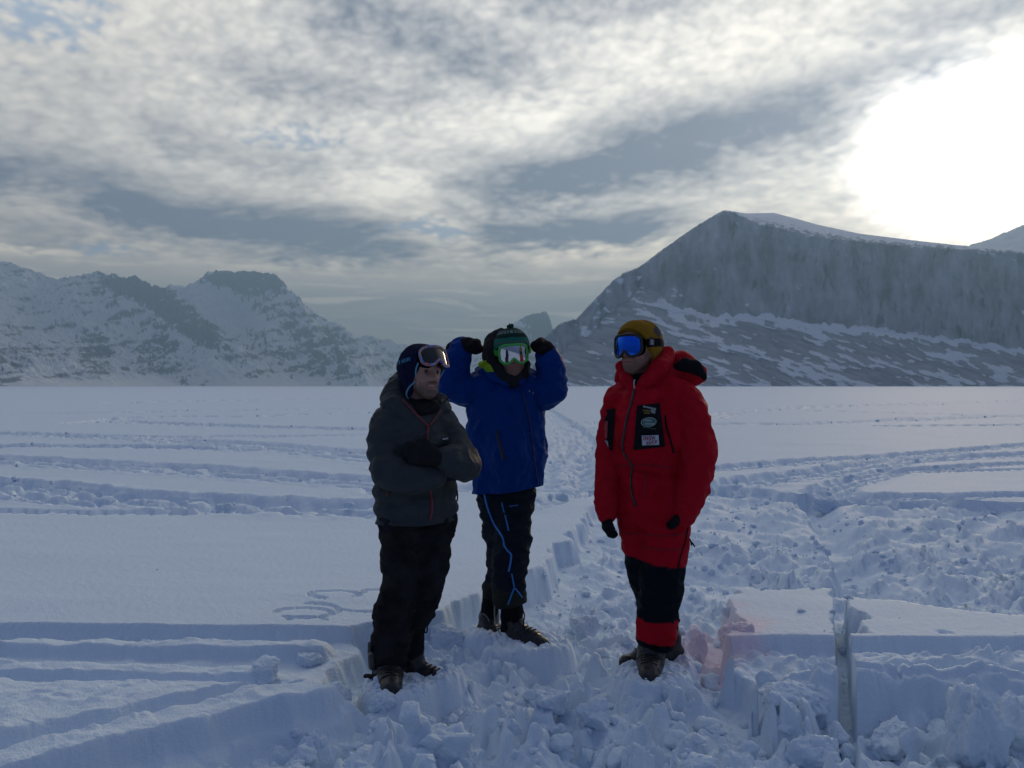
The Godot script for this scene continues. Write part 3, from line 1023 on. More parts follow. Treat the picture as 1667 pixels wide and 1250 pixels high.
func lay(m: Man, f: Field, px: float, py: float, out: float, rise := 0.9) -> Array:   # [place, face, up] for print that lies on the cloth
	var p := m.on(f, px, py, out)
	var q := m.on(f, px + 6.0, py - rise * 0.5, out)
	var o := m.on(f, px - 6.0, py + rise * 0.5, out)
	var u := m.on(f, px, py - 4.0, out)
	var w := m.on(f, px, py + 4.0, out)
	var x := (q - o).normalized()
	var y := (u - w).normalized()
	return [(p + q + o + u + w) / 5.0, x.cross(y).normalized(), y]


func head_basis(yaw: float, pitch: float, roll: float) -> Basis:   # +z the way the face looks, +y up
	return Basis(Vector3.UP, deg_to_rad(yaw)) * Basis(Vector3.RIGHT, deg_to_rad(-pitch)) * Basis(Vector3.BACK, deg_to_rad(roll))


func face_field(smile: bool) -> Field:
	var f := Field.new()
	f.k = 0.022
	f.add(Vector3(0, .045, -.03), Vector3(0, .042, .018), .086, .08)
	f.add(Vector3(0, .0, .025), Vector3(0, -.055, .036), .064, .052)
	for s in [-1.0, 1.0]:
		f.add(Vector3(.052 * s, -.03, -.005), Vector3(.02 * s, -.098, .056), .026, .02)
		f.add(Vector3(.043 * s, -.018, .05), Vector3(.03 * s, -.028, .065), .02, .018)
		f.add(Vector3(.012 * s, -.034, .089), Vector3(.014 * s, -.032, .084), .009, .008)
		f.add(Vector3(.016 * s, .026, .079), Vector3(.045 * s, .022, .060), .012, .011)
		f.add(Vector3(.077 * s, .015, -.012), Vector3(.082 * s, -.025, -.012), .014, .010)
		f.carve.append([Vector3(.034 * s, .004, .092), Vector3(.031 * s, .003, .09), .0125])
	f.add(Vector3(0, -.103, .062), Vector3(0, -.1, .058), .021, .02)
	f.add(Vector3(0, .02, .082), Vector3(0, -.028, .105), .0105, .0125)
	f.add(Vector3(-.024, -.058, .074), Vector3(.024, -.058, .074), .011, .011)
	f.add(Vector3(-.02, -.078, .073), Vector3(.02, -.078, .073), .012, .012)
	f.add(Vector3(0, -.055, -.025), Vector3(0, -.20, -.045), .06, .062)
	if smile: f.carve.append([Vector3(-.021, -.066, .088), Vector3(.021, -.066, .088), .0085])
	else: f.carve.append([Vector3(-.024, -.067, .0895), Vector3(.024, -.067, .0895), .003])
	return f


func head_mesh(smile: bool, skin: Color, beard: float, hair: Color) -> Array:
	var f := face_field(smile)
	var paint := func(p: Vector3) -> Color:
		var c := skin * (1.0 + 0.12 * crease.get_noise_3dv(p * 3.0))
		var b := smoothstep(-.042, -.078, p.y + 0.018 * crease.get_noise_3dv(p * 4.0)) * smoothstep(-.03, .0, p.z)
		b = maxf(b, smoothstep(.05, .062, absf(p.x)) * smoothstep(.0, -.03, p.y) * smoothstep(.05, .03, p.z))
		var lip := smoothstep(.016, .010, absf(p.y + .067)) * smoothstep(.034, .024, absf(p.x)) * smoothstep(.07, .078, p.z)
		b = maxf(b, smoothstep(.008, .004, absf(p.y + .049)) * smoothstep(.034, .028, absf(p.x)) * smoothstep(.07, .078, p.z))
		c = c.lerp(hair, b * beard * (1.0 - lip))
		c = c.lerp(Color(.30, .12, .10), lip * 0.7)
		return c.lerp(hair, 0.6 * smoothstep(.008, .002, absf(p.y - .030 + absf(p.x) * .08)) * smoothstep(.012, .018, absf(p.x)) * smoothstep(.052, .045, absf(p.x)) * smoothstep(.05, .06, p.z))
	return bake(f, 0.0035, paint)


func turned(a: Array, b: Basis, o: Vector3) -> Array:
	var v: PackedVector3Array = a[Mesh.ARRAY_VERTEX]
	var n: PackedVector3Array = a[Mesh.ARRAY_NORMAL]
	var nb := b.orthonormalized()
	for i in v.size():
		v[i] = b * v[i] + o
		n[i] = nb * n[i]
	a[Mesh.ARRAY_VERTEX] = v
	a[Mesh.ARRAY_NORMAL] = n
	return a


func joined(a: Array, b: Array) -> Array:
	var v: PackedVector3Array = a[Mesh.ARRAY_VERTEX]
	var n: PackedVector3Array = a[Mesh.ARRAY_NORMAL]
	var c: PackedColorArray = a[Mesh.ARRAY_COLOR] if a[Mesh.ARRAY_COLOR] != null else PackedColorArray()
	var ix: PackedInt32Array = a[Mesh.ARRAY_INDEX]
	var k := v.size()
	v.append_array(b[Mesh.ARRAY_VERTEX]); n.append_array(b[Mesh.ARRAY_NORMAL])
	if c.size(): c.append_array(b[Mesh.ARRAY_COLOR])
	for i in b[Mesh.ARRAY_INDEX]: ix.append(i + k)
	return pack(v, n, c, ix)


func glove_field(wrist: Vector3, along: Vector3, across: Vector3, curl: float, size := 1.0, r := 0.015) -> Field:
	# along: wrist to knuckles; across: towards the thumb's side; the fingers curl towards along x across
	var f := Field.new()
	f.k = 0.012
	var a := along.normalized()
	var t := (across - a * across.dot(a)).normalized()
	var inn := a.cross(t).normalized()
	var lens := [0.066, 0.078, 0.072, 0.054]
	for i in 4:
		var off := t * (0.033 - 0.022 * i) * size
		var k := wrist + a * (0.088 - 0.006 * absf(i - 1.2)) * size + off
		f.add(wrist + off * 0.75 + a * 0.01, k, r * 1.35 * size, r * 1.2 * size)
		var p := k
		var bend := curl * (0.55 + 0.1 * i)
		for s in 3:
			var dir := (a * cos(bend) + inn * sin(bend)).normalized()
			var l: float = lens[i] * (0.48 if s == 0 else 0.3 if s == 1 else 0.24) * size
			f.add(p, p + dir * l, r * (1.12 - 0.08 * s) * size, r * (1.05 - 0.1 * s) * size)
			p += dir * l
			bend += curl * 0.85
	var b := wrist + a * 0.025 * size + t * 0.03 * size
	var e := b + (a * 0.7 + t * 0.6 + inn * 0.25 * signf(curl)).normalized() * 0.042 * size
	f.add(b, e, r * 1.3 * size, r * 1.1 * size)
	f.add(e, e + (a * 0.75 + inn * 0.55 * signf(curl) - t * 0.25 * absf(curl)).normalized() * 0.036 * size, r * 1.1 * size, r * 0.95 * size)
	f.add(wrist - a * 0.06 * size, wrist + a * 0.03 * size, r * 2.3 * size, r * 2.4 * size)
	f.fine = crease; f.fine_amp = 0.002
	return f


# goggles in their own axes: +z outwards, +x to the wearer's left
func goggle_shape(u: float, t: float, w: float, h: float) -> Vector3:   # u -1..1 across, t 0 bottom..1 top
	var side := pow(maxf(0.0, 1.0 - pow(absf(u), 4.5)), 0.45)
	var top := h * 0.5 * (0.25 + 0.75 * side) - 0.004 * u * u
	var bot := -h * 0.5 * (0.2 + 0.8 * side) + 0.022 * exp(-pow(u / 0.19, 2.0)) - 0.004 * exp(-pow((absf(u) - 0.5) / 0.25, 2.0))
	var y := lerpf(bot, top, t)
	var th := u * w / 0.2
	return Vector3(sin(th) * 0.1, y, (cos(th) - 1.0) * 0.1 - y * y * 0.9)


func goggles(m: Man, tr: Transform3D, w: float, h: float, frame: Material, lens: Material, strap: Material, hat: Field, hat_tr: Transform3D, strap_half: float, ends: Array, frame_paint = null) -> Node3D:
	var root := Node3D.new()
	root.name = "goggles"
	m.root.add_child(root, true)
	var nu := 40
	var nv := 12
	var v := PackedVector3Array()
	for b in nv + 1:
		for a in nu + 1:
			v.append(tr * (goggle_shape(lerpf(-0.985, 0.985, float(a) / nu), float(b) / nv, w, h) + Vector3(0, 0, -0.001)))
	put("lens", grid_mesh(v, nu + 1, nv + 1, PackedColorArray()), lens, root)
	var loop := PackedVector3Array()
	for a in nu: loop.append(goggle_shape(lerpf(-1, 1, float(a) / nu), 1.0, w, h))
	for a in nu: loop.append(goggle_shape(lerpf(1, -1, float(a) / nu), 0.0, w, h))
	var rim := PackedVector3Array()
	for p in loop: rim.append(tr * p)
	var fr := tube(rim, 0.0075, 8, true)
	# the frame runs back to the face
	var fv := PackedVector3Array(); var fn := PackedVector3Array(); var fi := PackedInt32Array()
	for i in loop.size():
		var p := loop[i]
		var out := Vector3(p.x, p.y * 1.4, 0).normalized()
		for s in 2:
			fv.append(tr * (p * Vector3(1.0 - 0.04 * s, 1.0 - 0.06 * s, 1) + Vector3(0, 0, -0.034 * s) + out * 0.004))
			fn.append(tr.basis * out)
		var k := (i + 1) % loop.size()
		fi.append_array([i * 2, k * 2, i * 2 + 1, k * 2, k * 2 + 1, i * 2 + 1])
	fr = joined(fr, pack(fv, fn, PackedColorArray(), fi))
	if frame_paint != null:
		var c := PackedColorArray()
		for p in fr[Mesh.ARRAY_VERTEX]: c.append(frame_paint.call(tr.affine_inverse() * p))
		fr[Mesh.ARRAY_COLOR] = c
	put("frame", fr, frame, root)
	# strap: hugs the hat round the back of the head from one side of the frame to the other
	var sv := PackedVector3Array(); var sn := PackedVector3Array(); var si := PackedInt32Array()
	var inv := hat_tr.affine_inverse()
	var steps := 36
	for i in steps + 1:
		var t := float(i) / steps
		var th := lerpf(deg_to_rad(ends[0]), TAU - deg_to_rad(ends[0]), t)
		var yc := lerpf(ends[1], ends[2], sin(t * PI))
		for s in 5:
			var o := Vector3(0, yc + strap_half * (s * 0.5 - 1.0), 0.0)
			var dir := Vector3(sin(th), 0, cos(th))
			var p := hat.trace(o + dir * 0.22, -dir, 0.0, 0.22)
			if p == Vector3.INF: p = o + dir * 0.09
			sv.append(hat_tr * (p + dir * (0.0045 if s > 0 and s < 4 else 0.001))); sn.append(hat_tr.basis * dir)
	for i in steps:
		for s in 4:
			var k := i * 5 + s
			si.append_array([k, k + 1, k + 5, k + 1, k + 6, k + 5])
	put("strap", pack(sv, sn, PackedColorArray(), si), strap, root)
	return root


func hat_field(drop: float, puff: float) -> Field:
	var f := Field.new()
	f.k = 0.03
	f.add(Vector3(0, .048, -.03), Vector3(0, .046, .018), .100 + puff, .094 + puff)
	f.add(Vector3(0, -.005, -.045), Vector3(0, -drop, -.05), .088 + puff, .072 + puff)
	for s in [-1.0, 1.0]:
		f.add(Vector3(.062 * s, .0, -.015), Vector3(.058 * s, -drop * 1.1, .0), .032 + puff, .026 + puff)
	f.fine = crease; f.fine_amp = 0.003
	return f


func boot(m: Man, ankle: Vector3, toe: Vector3, top: Vector3, r: float, b_mat: Material, sole_mat: Material) -> void:
	var f := Field.new()
	f.k = 0.035
	var fwd := (toe - ankle) * Vector3(1, 0, 1)
	var l := fwd.normalized()
	var heel := Vector3(ankle.x, toe.y, ankle.z) - l * 0.05
	f.add(top, ankle, r * 1.05, r)
	f.add(heel + Vector3(0, 0.01, 0), toe, r * 0.82, r * 0.72)
	f.add(ankle, toe.lerp(ankle, 0.35) + Vector3(0, 0.02, 0), r * 0.9, r * 0.75)
	f.wr = crease; f.wr_amp = 0.004
	f.clips = [[Vector3.DOWN, -toe.y + r * 0.45]]
	var root := Node3D.new()
	root.name = "boot"
	m.root.add_child(root, true)
	put("upper", bake(f, 0.008), b_mat, root)
	var s := Field.new()
	s.k = 0.02
	s.add(heel, toe, r * 0.86, r * 0.80)
	s.add(heel + l * 0.05, toe - l * 0.03, r * 0.88, r * 0.88)
	s.clips = [[Vector3.UP, toe.y - r * 0.28], [Vector3.DOWN, -toe.y + r * 0.85]]
	put("sole", bake(s, 0.008), sole_mat, root)
	# laces and straps over the instep
	for k in 4:
		var t := 0.25 + 0.18 * k
		var c := ankle.lerp(toe, t * 0.8)
		var side := l.cross(Vector3.UP) * r * 1.3
		var line := PackedVector3Array()
		for q in 9:
			var w := c + side * (q / 4.0 - 1.0)
			var p := f.trace(w + (Vector3.UP * 0.8 + l * 0.6).normalized() * 0.2, -(Vector3.UP * 0.8 + l * 0.6).normalized(), 0.0, 0.3)
			if p != Vector3.INF: line.append(p + Vector3.UP * 0.003)
		if line.size() > 3: put("lace", tube(line, 0.0032, 5), sole_mat, root)
	# snow stuck to the toe
	var sn := Field.new()
	sn.k = 0.02
	sn.fine = crease; sn.fine_amp = 0.012
	sn.add(toe + Vector3(0, r * 0.52, 0) - l * 0.06, toe + Vector3(0, r * 0.42, 0), r * 0.30, r * 0.26)
	put("stuck_snow", bake(sn, 0.006), mats.snow_stuck, root)


func sdf_job(list: Array) -> Array:   # [[field, cell, paint], ...] -> mesh arrays
	var out := []
	for l in list: out.append(bake(l[0], l[1], l[2] if l.size() > 2 else null))
	return out


func body_arrays(m: Man, bones: Array, hands: Array) -> Array:
	var f := Field.new()
	f.k = 0.05
	for b in bones: f.chain(b)
	var b2 := bake(f, 0.016, func(_p): return Color(0.30, 0.18, 0.13))
	for h in hands: b2 = joined(b2, bake(h, 0.006, func(_p): return Color(0.30, 0.18, 0.13)))
	return b2


func cord(pts: Array, r: float, parent: Node, m: Material, called := "cord") -> void:
	put(called, tube(smooth_line(pts, 4), r, 6), m, parent)


func cloth_mat(c: Color, rough := 0.75, vertex := false) -> StandardMaterial3D:
	var m := mat(c, rough, 0.0, vertex)
	m.normal_enabled = true
	m.normal_texture = mats.weave_tex
	m.normal_scale = 0.45
	m.uv1_triplanar = true
	m.uv1_scale = Vector3.ONE * 3.0
	m.metallic_specular = 0.13
	return m


func hat_local(head: Transform3D, f: Field, paint) -> Array:
	return turned(bake(f, 0.005, paint), head.basis, head.origin)


func head_local(head: Transform3D, smile: bool, skin: Color, beard: float, hair: Color) -> Array:
	return turned(head_mesh(smile, skin, beard, hair), head.basis, head.origin)


func sleeve(pts: Array, rings: float, deep: float) -> Field:
	var f := Field.new()
	f.k = 0.04
	f.wr = wrinkle; f.wr_amp = 0.010; f.stretch = Vector3(0.9, 1.5, 0.9)
	f.fine = crease; f.fine_amp = 0.006
	f.chain(pts, rings, deep)
	return f


func person_left() -> void:
	var m := man(650, 1125, 4.33)
	tag(m.root, "man in dark grey puffy jacket, arms crossed, smiling, goggles pushed up on a navy beanie", "person")
	var head := Transform3D(head_basis(41, 3, -4).scaled(Vector3.ONE * 1.04), m.j(687, 608, .02))
	# jacket
	var jk := Field.new()
	jk.k = 0.055
	jk.wr = wrinkle; jk.wr_amp = 0.007; jk.stretch = Vector3(0.8, 1.7, 0.8)
	jk.fine = crease; jk.fine_amp = 0.005
	jk.chain([[m.j(648, 868, .03), .108], [m.j(642, 700, .05), .114]], 11.0, 0.017)
	jk.chain([[m.j(707, 868, -.03), .112], [m.j(706, 700, -.03), .122]], 11.0, 0.017)
	jk.chain([[m.j(682, 868, .07), .10], [m.j(682, 705, .085), .10]], 11.0, 0.017)
	jk.chain([[m.j(632, 690, .05), .082], [m.j(680, 672, 0), .085], [m.j(718, 692, -.05), .082]])
	var sleeve_r := [[m.j(628, 692, .06), .084], [m.j(628, 728, .09), .083], [m.j(631, 768, .15), .080], [m.j(668, 779, .19), .072], [m.j(708, 775, .18), .06]]
	var sleeve_l := [[m.j(720, 697, -.05), .085], [m.j(740, 728, .0), .082], [m.j(757, 757, .07), .078], [m.j(737, 752, .15), .07], [m.j(722, 747, .19), .064]]
	var sr := sleeve(sleeve_r, 12.0, 0.014)
	var sl := sleeve(sleeve_l, 12.0, 0.014)
	jk.clips = [[Vector3(0.02, -1, 0).normalized(), -m.j(650, 849).y]]
	var hood := Field.new()
	hood.k = 0.045
	hood.wr = wrinkle; hood.wr_amp = 0.012; hood.fine = crease; hood.fine_amp = 0.006
	hood.chain([[m.j(654, 625, -.10), .05], [m.j(640, 645, -.02), .058], [m.j(642, 662, .06), .05], [m.j(660, 672, .10), .036], [m.j(680, 690, .125), .026]])
	hood.chain([[m.j(654, 625, -.10), .05], [m.j(684, 640, -.14), .05], [m.j(715, 655, -.08), .034], [m.j(722, 664, -.01), .026], [m.j(700, 688, .105), .02]])
	var collar := Field.new()
	collar.k = 0.03
	collar.fine = crease; collar.fine_amp = 0.006
	collar.chain([[m.j(668, 655, .05), .028], [m.j(686, 668, .085), .03], [m.j(704, 664, .06), .028], [m.j(710, 652, -.02), .028]])
	collar.chain([[m.j(686, 640, -.03), .062], [m.j(688, 668, .01), .072]])
	# trousers
	var tr := Field.new()
	tr.k = 0.05
	tr.wr = wrinkle; tr.wr_amp = 0.014; tr.stretch = Vector3(0.7, 1.8, 0.7); tr.fine = crease; tr.fine_amp = 0.006
	tr.chain([[m.j(652, 845, .03), .108], [m.j(706, 845, -.03), .108]])
	tr.chain([[m.j(653, 855, .04), .098], [m.j(653, 910, .06), .092], [m.j(652, 955, .08), .080], [m.j(646, 985, .05), .085], [m.j(641, 1000, .045), .092], [m.j(637, 1045, .04), .088], [m.j(632, 1085, .04), .082]], 9.0, 0.006)
	tr.chain([[m.j(706, 855, -.03), .102], [m.j(699, 910, -.02), .092], [m.j(692, 955, -.01), .078], [m.j(684, 990, -.04), .072], [m.j(677, 1008, -.06), .062]], 9.0, 0.006)
	tr.clips = [[Vector3.DOWN, -m.j(0, 1092).y]]
	var shaft := Field.new()
	shaft.k = 0.03
	shaft.fine = crease; shaft.fine_amp = 0.006
	shaft.chain([[m.j(675, 1000, -.08), .058], [m.j(671, 1050, -.09), .056], [m.j(672, 1088, -.09), .056]])
	# gloves
	var gl := glove_field(m.j(708, 744, .21), m.j(668, 737, .24) - m.j(708, 744, .21), Vector3(.1, 1, .05), 0.5, 1.0, 0.018)
	var gr := glove_field(m.j(716, 772, .16), m.j(745, 762, .10) - m.j(716, 772, .16), Vector3(0, 1, -.1), 0.3, 1.0, 0.017)
	var hf := hat_field(.085, 0.0)
	var cut_n := Vector3(0, -.49, .87).normalized()
	hf.clips = [[cut_n, .050]]
	var navy := func(p: Vector3) -> Color: return Color(.010, .013, .036) * (1.0 + 0.25 * sin(atan2(p.x, p.z) * 70.0))
	var paint_tr := func(p: Vector3) -> Color:
		return Color(.018, .018, .020) * (1.0 + 0.5 * crease.get_noise_3dv(p * 0.6))
	var bones := [
		[[m.j(682, 850), .09], [m.j(680, 760), .085], [m.j(678, 690), .09], [m.j(684, 655), .055], [m.j(686, 630), .055]],
		[[m.j(640, 690, .05), .05], [m.j(629, 768, .14), .043], [m.j(712, 774, .17), .032]], [[m.j(712, 697, -.05), .05], [m.j(755, 756, .07), .042], [m.j(712, 745, .2), .032]],
		[[m.j(652, 845, .03), .085], [m.j(650, 955, .07), .06], [m.j(632, 1100, .04), .042]], [[m.j(700, 845, -.03), .085], [m.j(690, 955, -.02), .05], [m.j(676, 1000, -.08), .032], [m.j(672, 1088, -.09), .03]]]
	var got := threaded([sdf_job.bind([[jk, .009], [sr, .008], [sl, .008]]), sdf_job.bind([[tr, .009, paint_tr], [hood, .008]]), sdf_job.bind([[collar, .009], [shaft, .009], [gl, .005], [gr, .006]]),
		func(): return [joined(body_arrays(m, bones, []), head_local(head, true, Color(.30, .165, .125), 0.62, Color(.022, .015, .012))), hat_local(head, hf, navy)]])
	var body := put("body", got[3][0], mats.skin, m.root)
	var black := cloth_mat(Color(.016, .016, .018), .7)
	var shell := cloth_mat(Color(.040, .046, .051), .48)
	for s in [-1.0, 1.0]:
		var e := SphereMesh.new()
		e.radius = .012; e.height = .024; e.radial_segments = 14; e.rings = 8
		var o := MeshInstance3D.new()
		o.mesh = e; o.name = "eye"; o.material_override = mat(Color(.05, .046, .042), .25)
		o.position = head * Vector3(.032 * s, .004, .0735)
		body.add_child(o, true)
		var ir := SphereMesh.new()
		ir.radius = .006; ir.height = .012; ir.radial_segments = 10; ir.rings = 6
		var o2 := MeshInstance3D.new()
		o2.mesh = ir; o2.name = "iris"; o2.material_override = mat(Color(.02, .015, .01), .2)
		o2.position = head * Vector3(.032 * s + .001, .003, .0815)
		body.add_child(o2, true)
	var teeth := PackedVector3Array()
	for k in 7: teeth.append(head * Vector3((k - 3) * .0058, -.0625, .0835 - absf(k - 3) * .0012))
	put("teeth", tube(teeth, .0038, 8), mat(Color(.40, .37, .33), .5), body)
	var jacket := put("jacket", got[0][0], shell, m.root)
	put("sleeve", got[0][1], shell, jacket)
	put("sleeve", got[0][2], shell, jacket)
	put("hood", got[1][1], shell, jacket)
	put("neck_gaiter", got[2][0], black, m.root)
	put("trousers", got[1][0], cloth_mat(Color.WHITE, .8, true), m.root)
	put("boot_shaft", got[2][1], black, m.root)
	put("glove", got[2][2], black, m.root)
	put("glove", got[2][3], black, m.root)
	var hat := put("beanie", got[3][1], cloth_mat(Color.WHITE, .9, true), m.root)
	# piping along the face opening
	var loop := PackedVector3Array()
	var ctr := cut_n * .048 + Vector3(0, -.02, -.01)
	var e1 := Vector3.RIGHT
	var e2 := cut_n.cross(e1)
	var bare := hat_field(.085, 0.0)
	bare.fine_amp = 0.0
	for k in 44:
		var w := TAU * k / 44.0
		var dir := e1 * cos(w) + e2 * sin(w)
		var p := bare.trace(ctr + dir * .25, -dir, 0.0, .25)
		if p != Vector3.INF: loop.append(head * (p + dir * .003))
	put("piping", tube(loop, .0042, 6, true), mat(Color(.10, .26, .42), .7), hat)
	# zip, its flaps, the breast mark and the pocket
	var red := mat(Color(.16, .012, .022), .6)
	var zl := on_line(m, jk, [[697, 690], [696, 705], [695, 722]], .004)
	if zl.size() > 2: put("zip", tube(zl, .006, 6), red, jacket)
	zl = on_line(m, jk, [[699, 792], [702, 812], [703, 830], [699, 846]], .004)
	if zl.size() > 2: put("zip", tube(zl, .006, 6), red, jacket)
	cord([m.j(655, 650, .125), m.j(672, 668, .150), m.j(688, 684, .168), m.j(697, 694, .17)], .004, jacket, red, "zip")
	cord([m.j(722, 660, .025), m.j(712, 676, .085), m.j(700, 692, .15)], .004, jacket, red, "zip")
	cord([m.j(722, 655, .02), m.j(727, 650, .025), m.j(731, 646, .025)], .003, jacket, black, "toggle_cord")
	zl = on_line(m, jk, [[630, 790], [631, 800], [631, 808]], .003)
	if zl.size() > 2: put("pocket_zip", tube(zl, .004, 6), red, jacket)
	var spot := m.on(jk, 723, 714, .004)
	if spot != Vector3.INF:
		var nn := jk.normal(spot, .02)
		lettering("montane", .009, mat(Color(.55, .58, .6)), jacket, spot + nn * .002 + Vector3(.005, 0, 0), nn, Vector3(-.12, 1, 0), "Droid Sans", .034)
		lettering("▲", .010, mat(Color(.5, .04, .05)), jacket, spot + nn * .002 + Vector3(-.018, .004, .004), nn, Vector3.UP, "Droid Sans", .008, "emblem")
	cord([m.j(744, 798, .05), m.j(745, 808, .06), m.j(744, 816, .06)], .004, jacket, black, "toggle_cord")
	cord([m.j(739, 852, .04), m.j(741, 858, .05), m.j(741, 866, .05)], .003, m.root, black, "zip_pull")
	# cords at the back leg
	for q in [[[687, 1008], [692, 1020], [688, 1040], [690, 1056]], [[687, 1010], [695, 1018], [694, 1030], [686, 1022]]]:
		var pts := []
		for p in q: pts.append(m.j(p[0], p[1], -.02))
		cord(pts, .004, m.root, black, "lace_cord")
	# buckle and strap at the near boot
	var strap := PackedVector3Array()
	for k in 9: strap.append(m.j(596 + k * 7.0, 1100 + sin(k * .5) * 1.0, .06 + .07 * sin(k / 8.0 * PI)))
	put("boot_strap", tube(strap, .018, 8, false, 1.0, .6), black, m.root)
	var bk := Field.new()
	bk.k = .01
	bk.add(m.j(603, 1048, .07), m.j(602, 1064, .07), .014, .012)
	bk.add(m.j(606, 1068, .09), m.j(607, 1084, .09), .022, .022)
	put("buckle", bake(bk, .006), mat(Color(.03, .03, .032), .35), m.root)
	boot(m, m.j(632, 1098, .06), m.j(637, 1122, .20), m.j(632, 1080, .05), .068, mats.boot, mats.sole)
	boot(m, m.j(673, 1090, -.09), m.j(722, 1112, -.02), m.j(672, 1070, -.09), .055, mats.boot, mats.sole)
	# goggles on the forehead
	var gt := head * Transform3D(Basis(Vector3.RIGHT, deg_to_rad(-24)), Vector3(0, .080, .127))
	var bits := func(p: Vector3) -> Color:
		var n := wrinkle.get_noise_3dv(p * 5.0)
		var cols := [Color(.02, .12, .55), Color(.60, .13, .02), Color(.50, .36, .04), Color(.02, .05, .16), Color(.05, .30, .60), Color(.40, .06, .02)]
		return cols[int(absf(n) * 22.0) % 6]
	var lens := mat(Color(.016, .015, .013), .08, .12)
	var g := goggles(m, gt, .178, .094, mat(Color.WHITE, .7, 0, true), lens, cloth_mat(Color(.008, .012, .035), .8), hf, head, .019, [48, .072, .03], bits)
	var word := "DRAGON"
	for k in word.length():
		var th := deg_to_rad(-115.0 + k * 8.5)
		var dir := Vector3(sin(th), 0, cos(th))
		var y := .044 + k * .0028
		var p := hf.trace(Vector3(0, y, 0) + dir * .22, -dir, 0, .22)
		if p != Vector3.INF:
			lettering(word[k], .019, mat(Color(.03, .17, .34), .6), g.get_node("strap"), head * (p + dir * .0065), head.basis * dir, head.basis * Vector3(0, 1, 0), "Droid Sans", .0145)


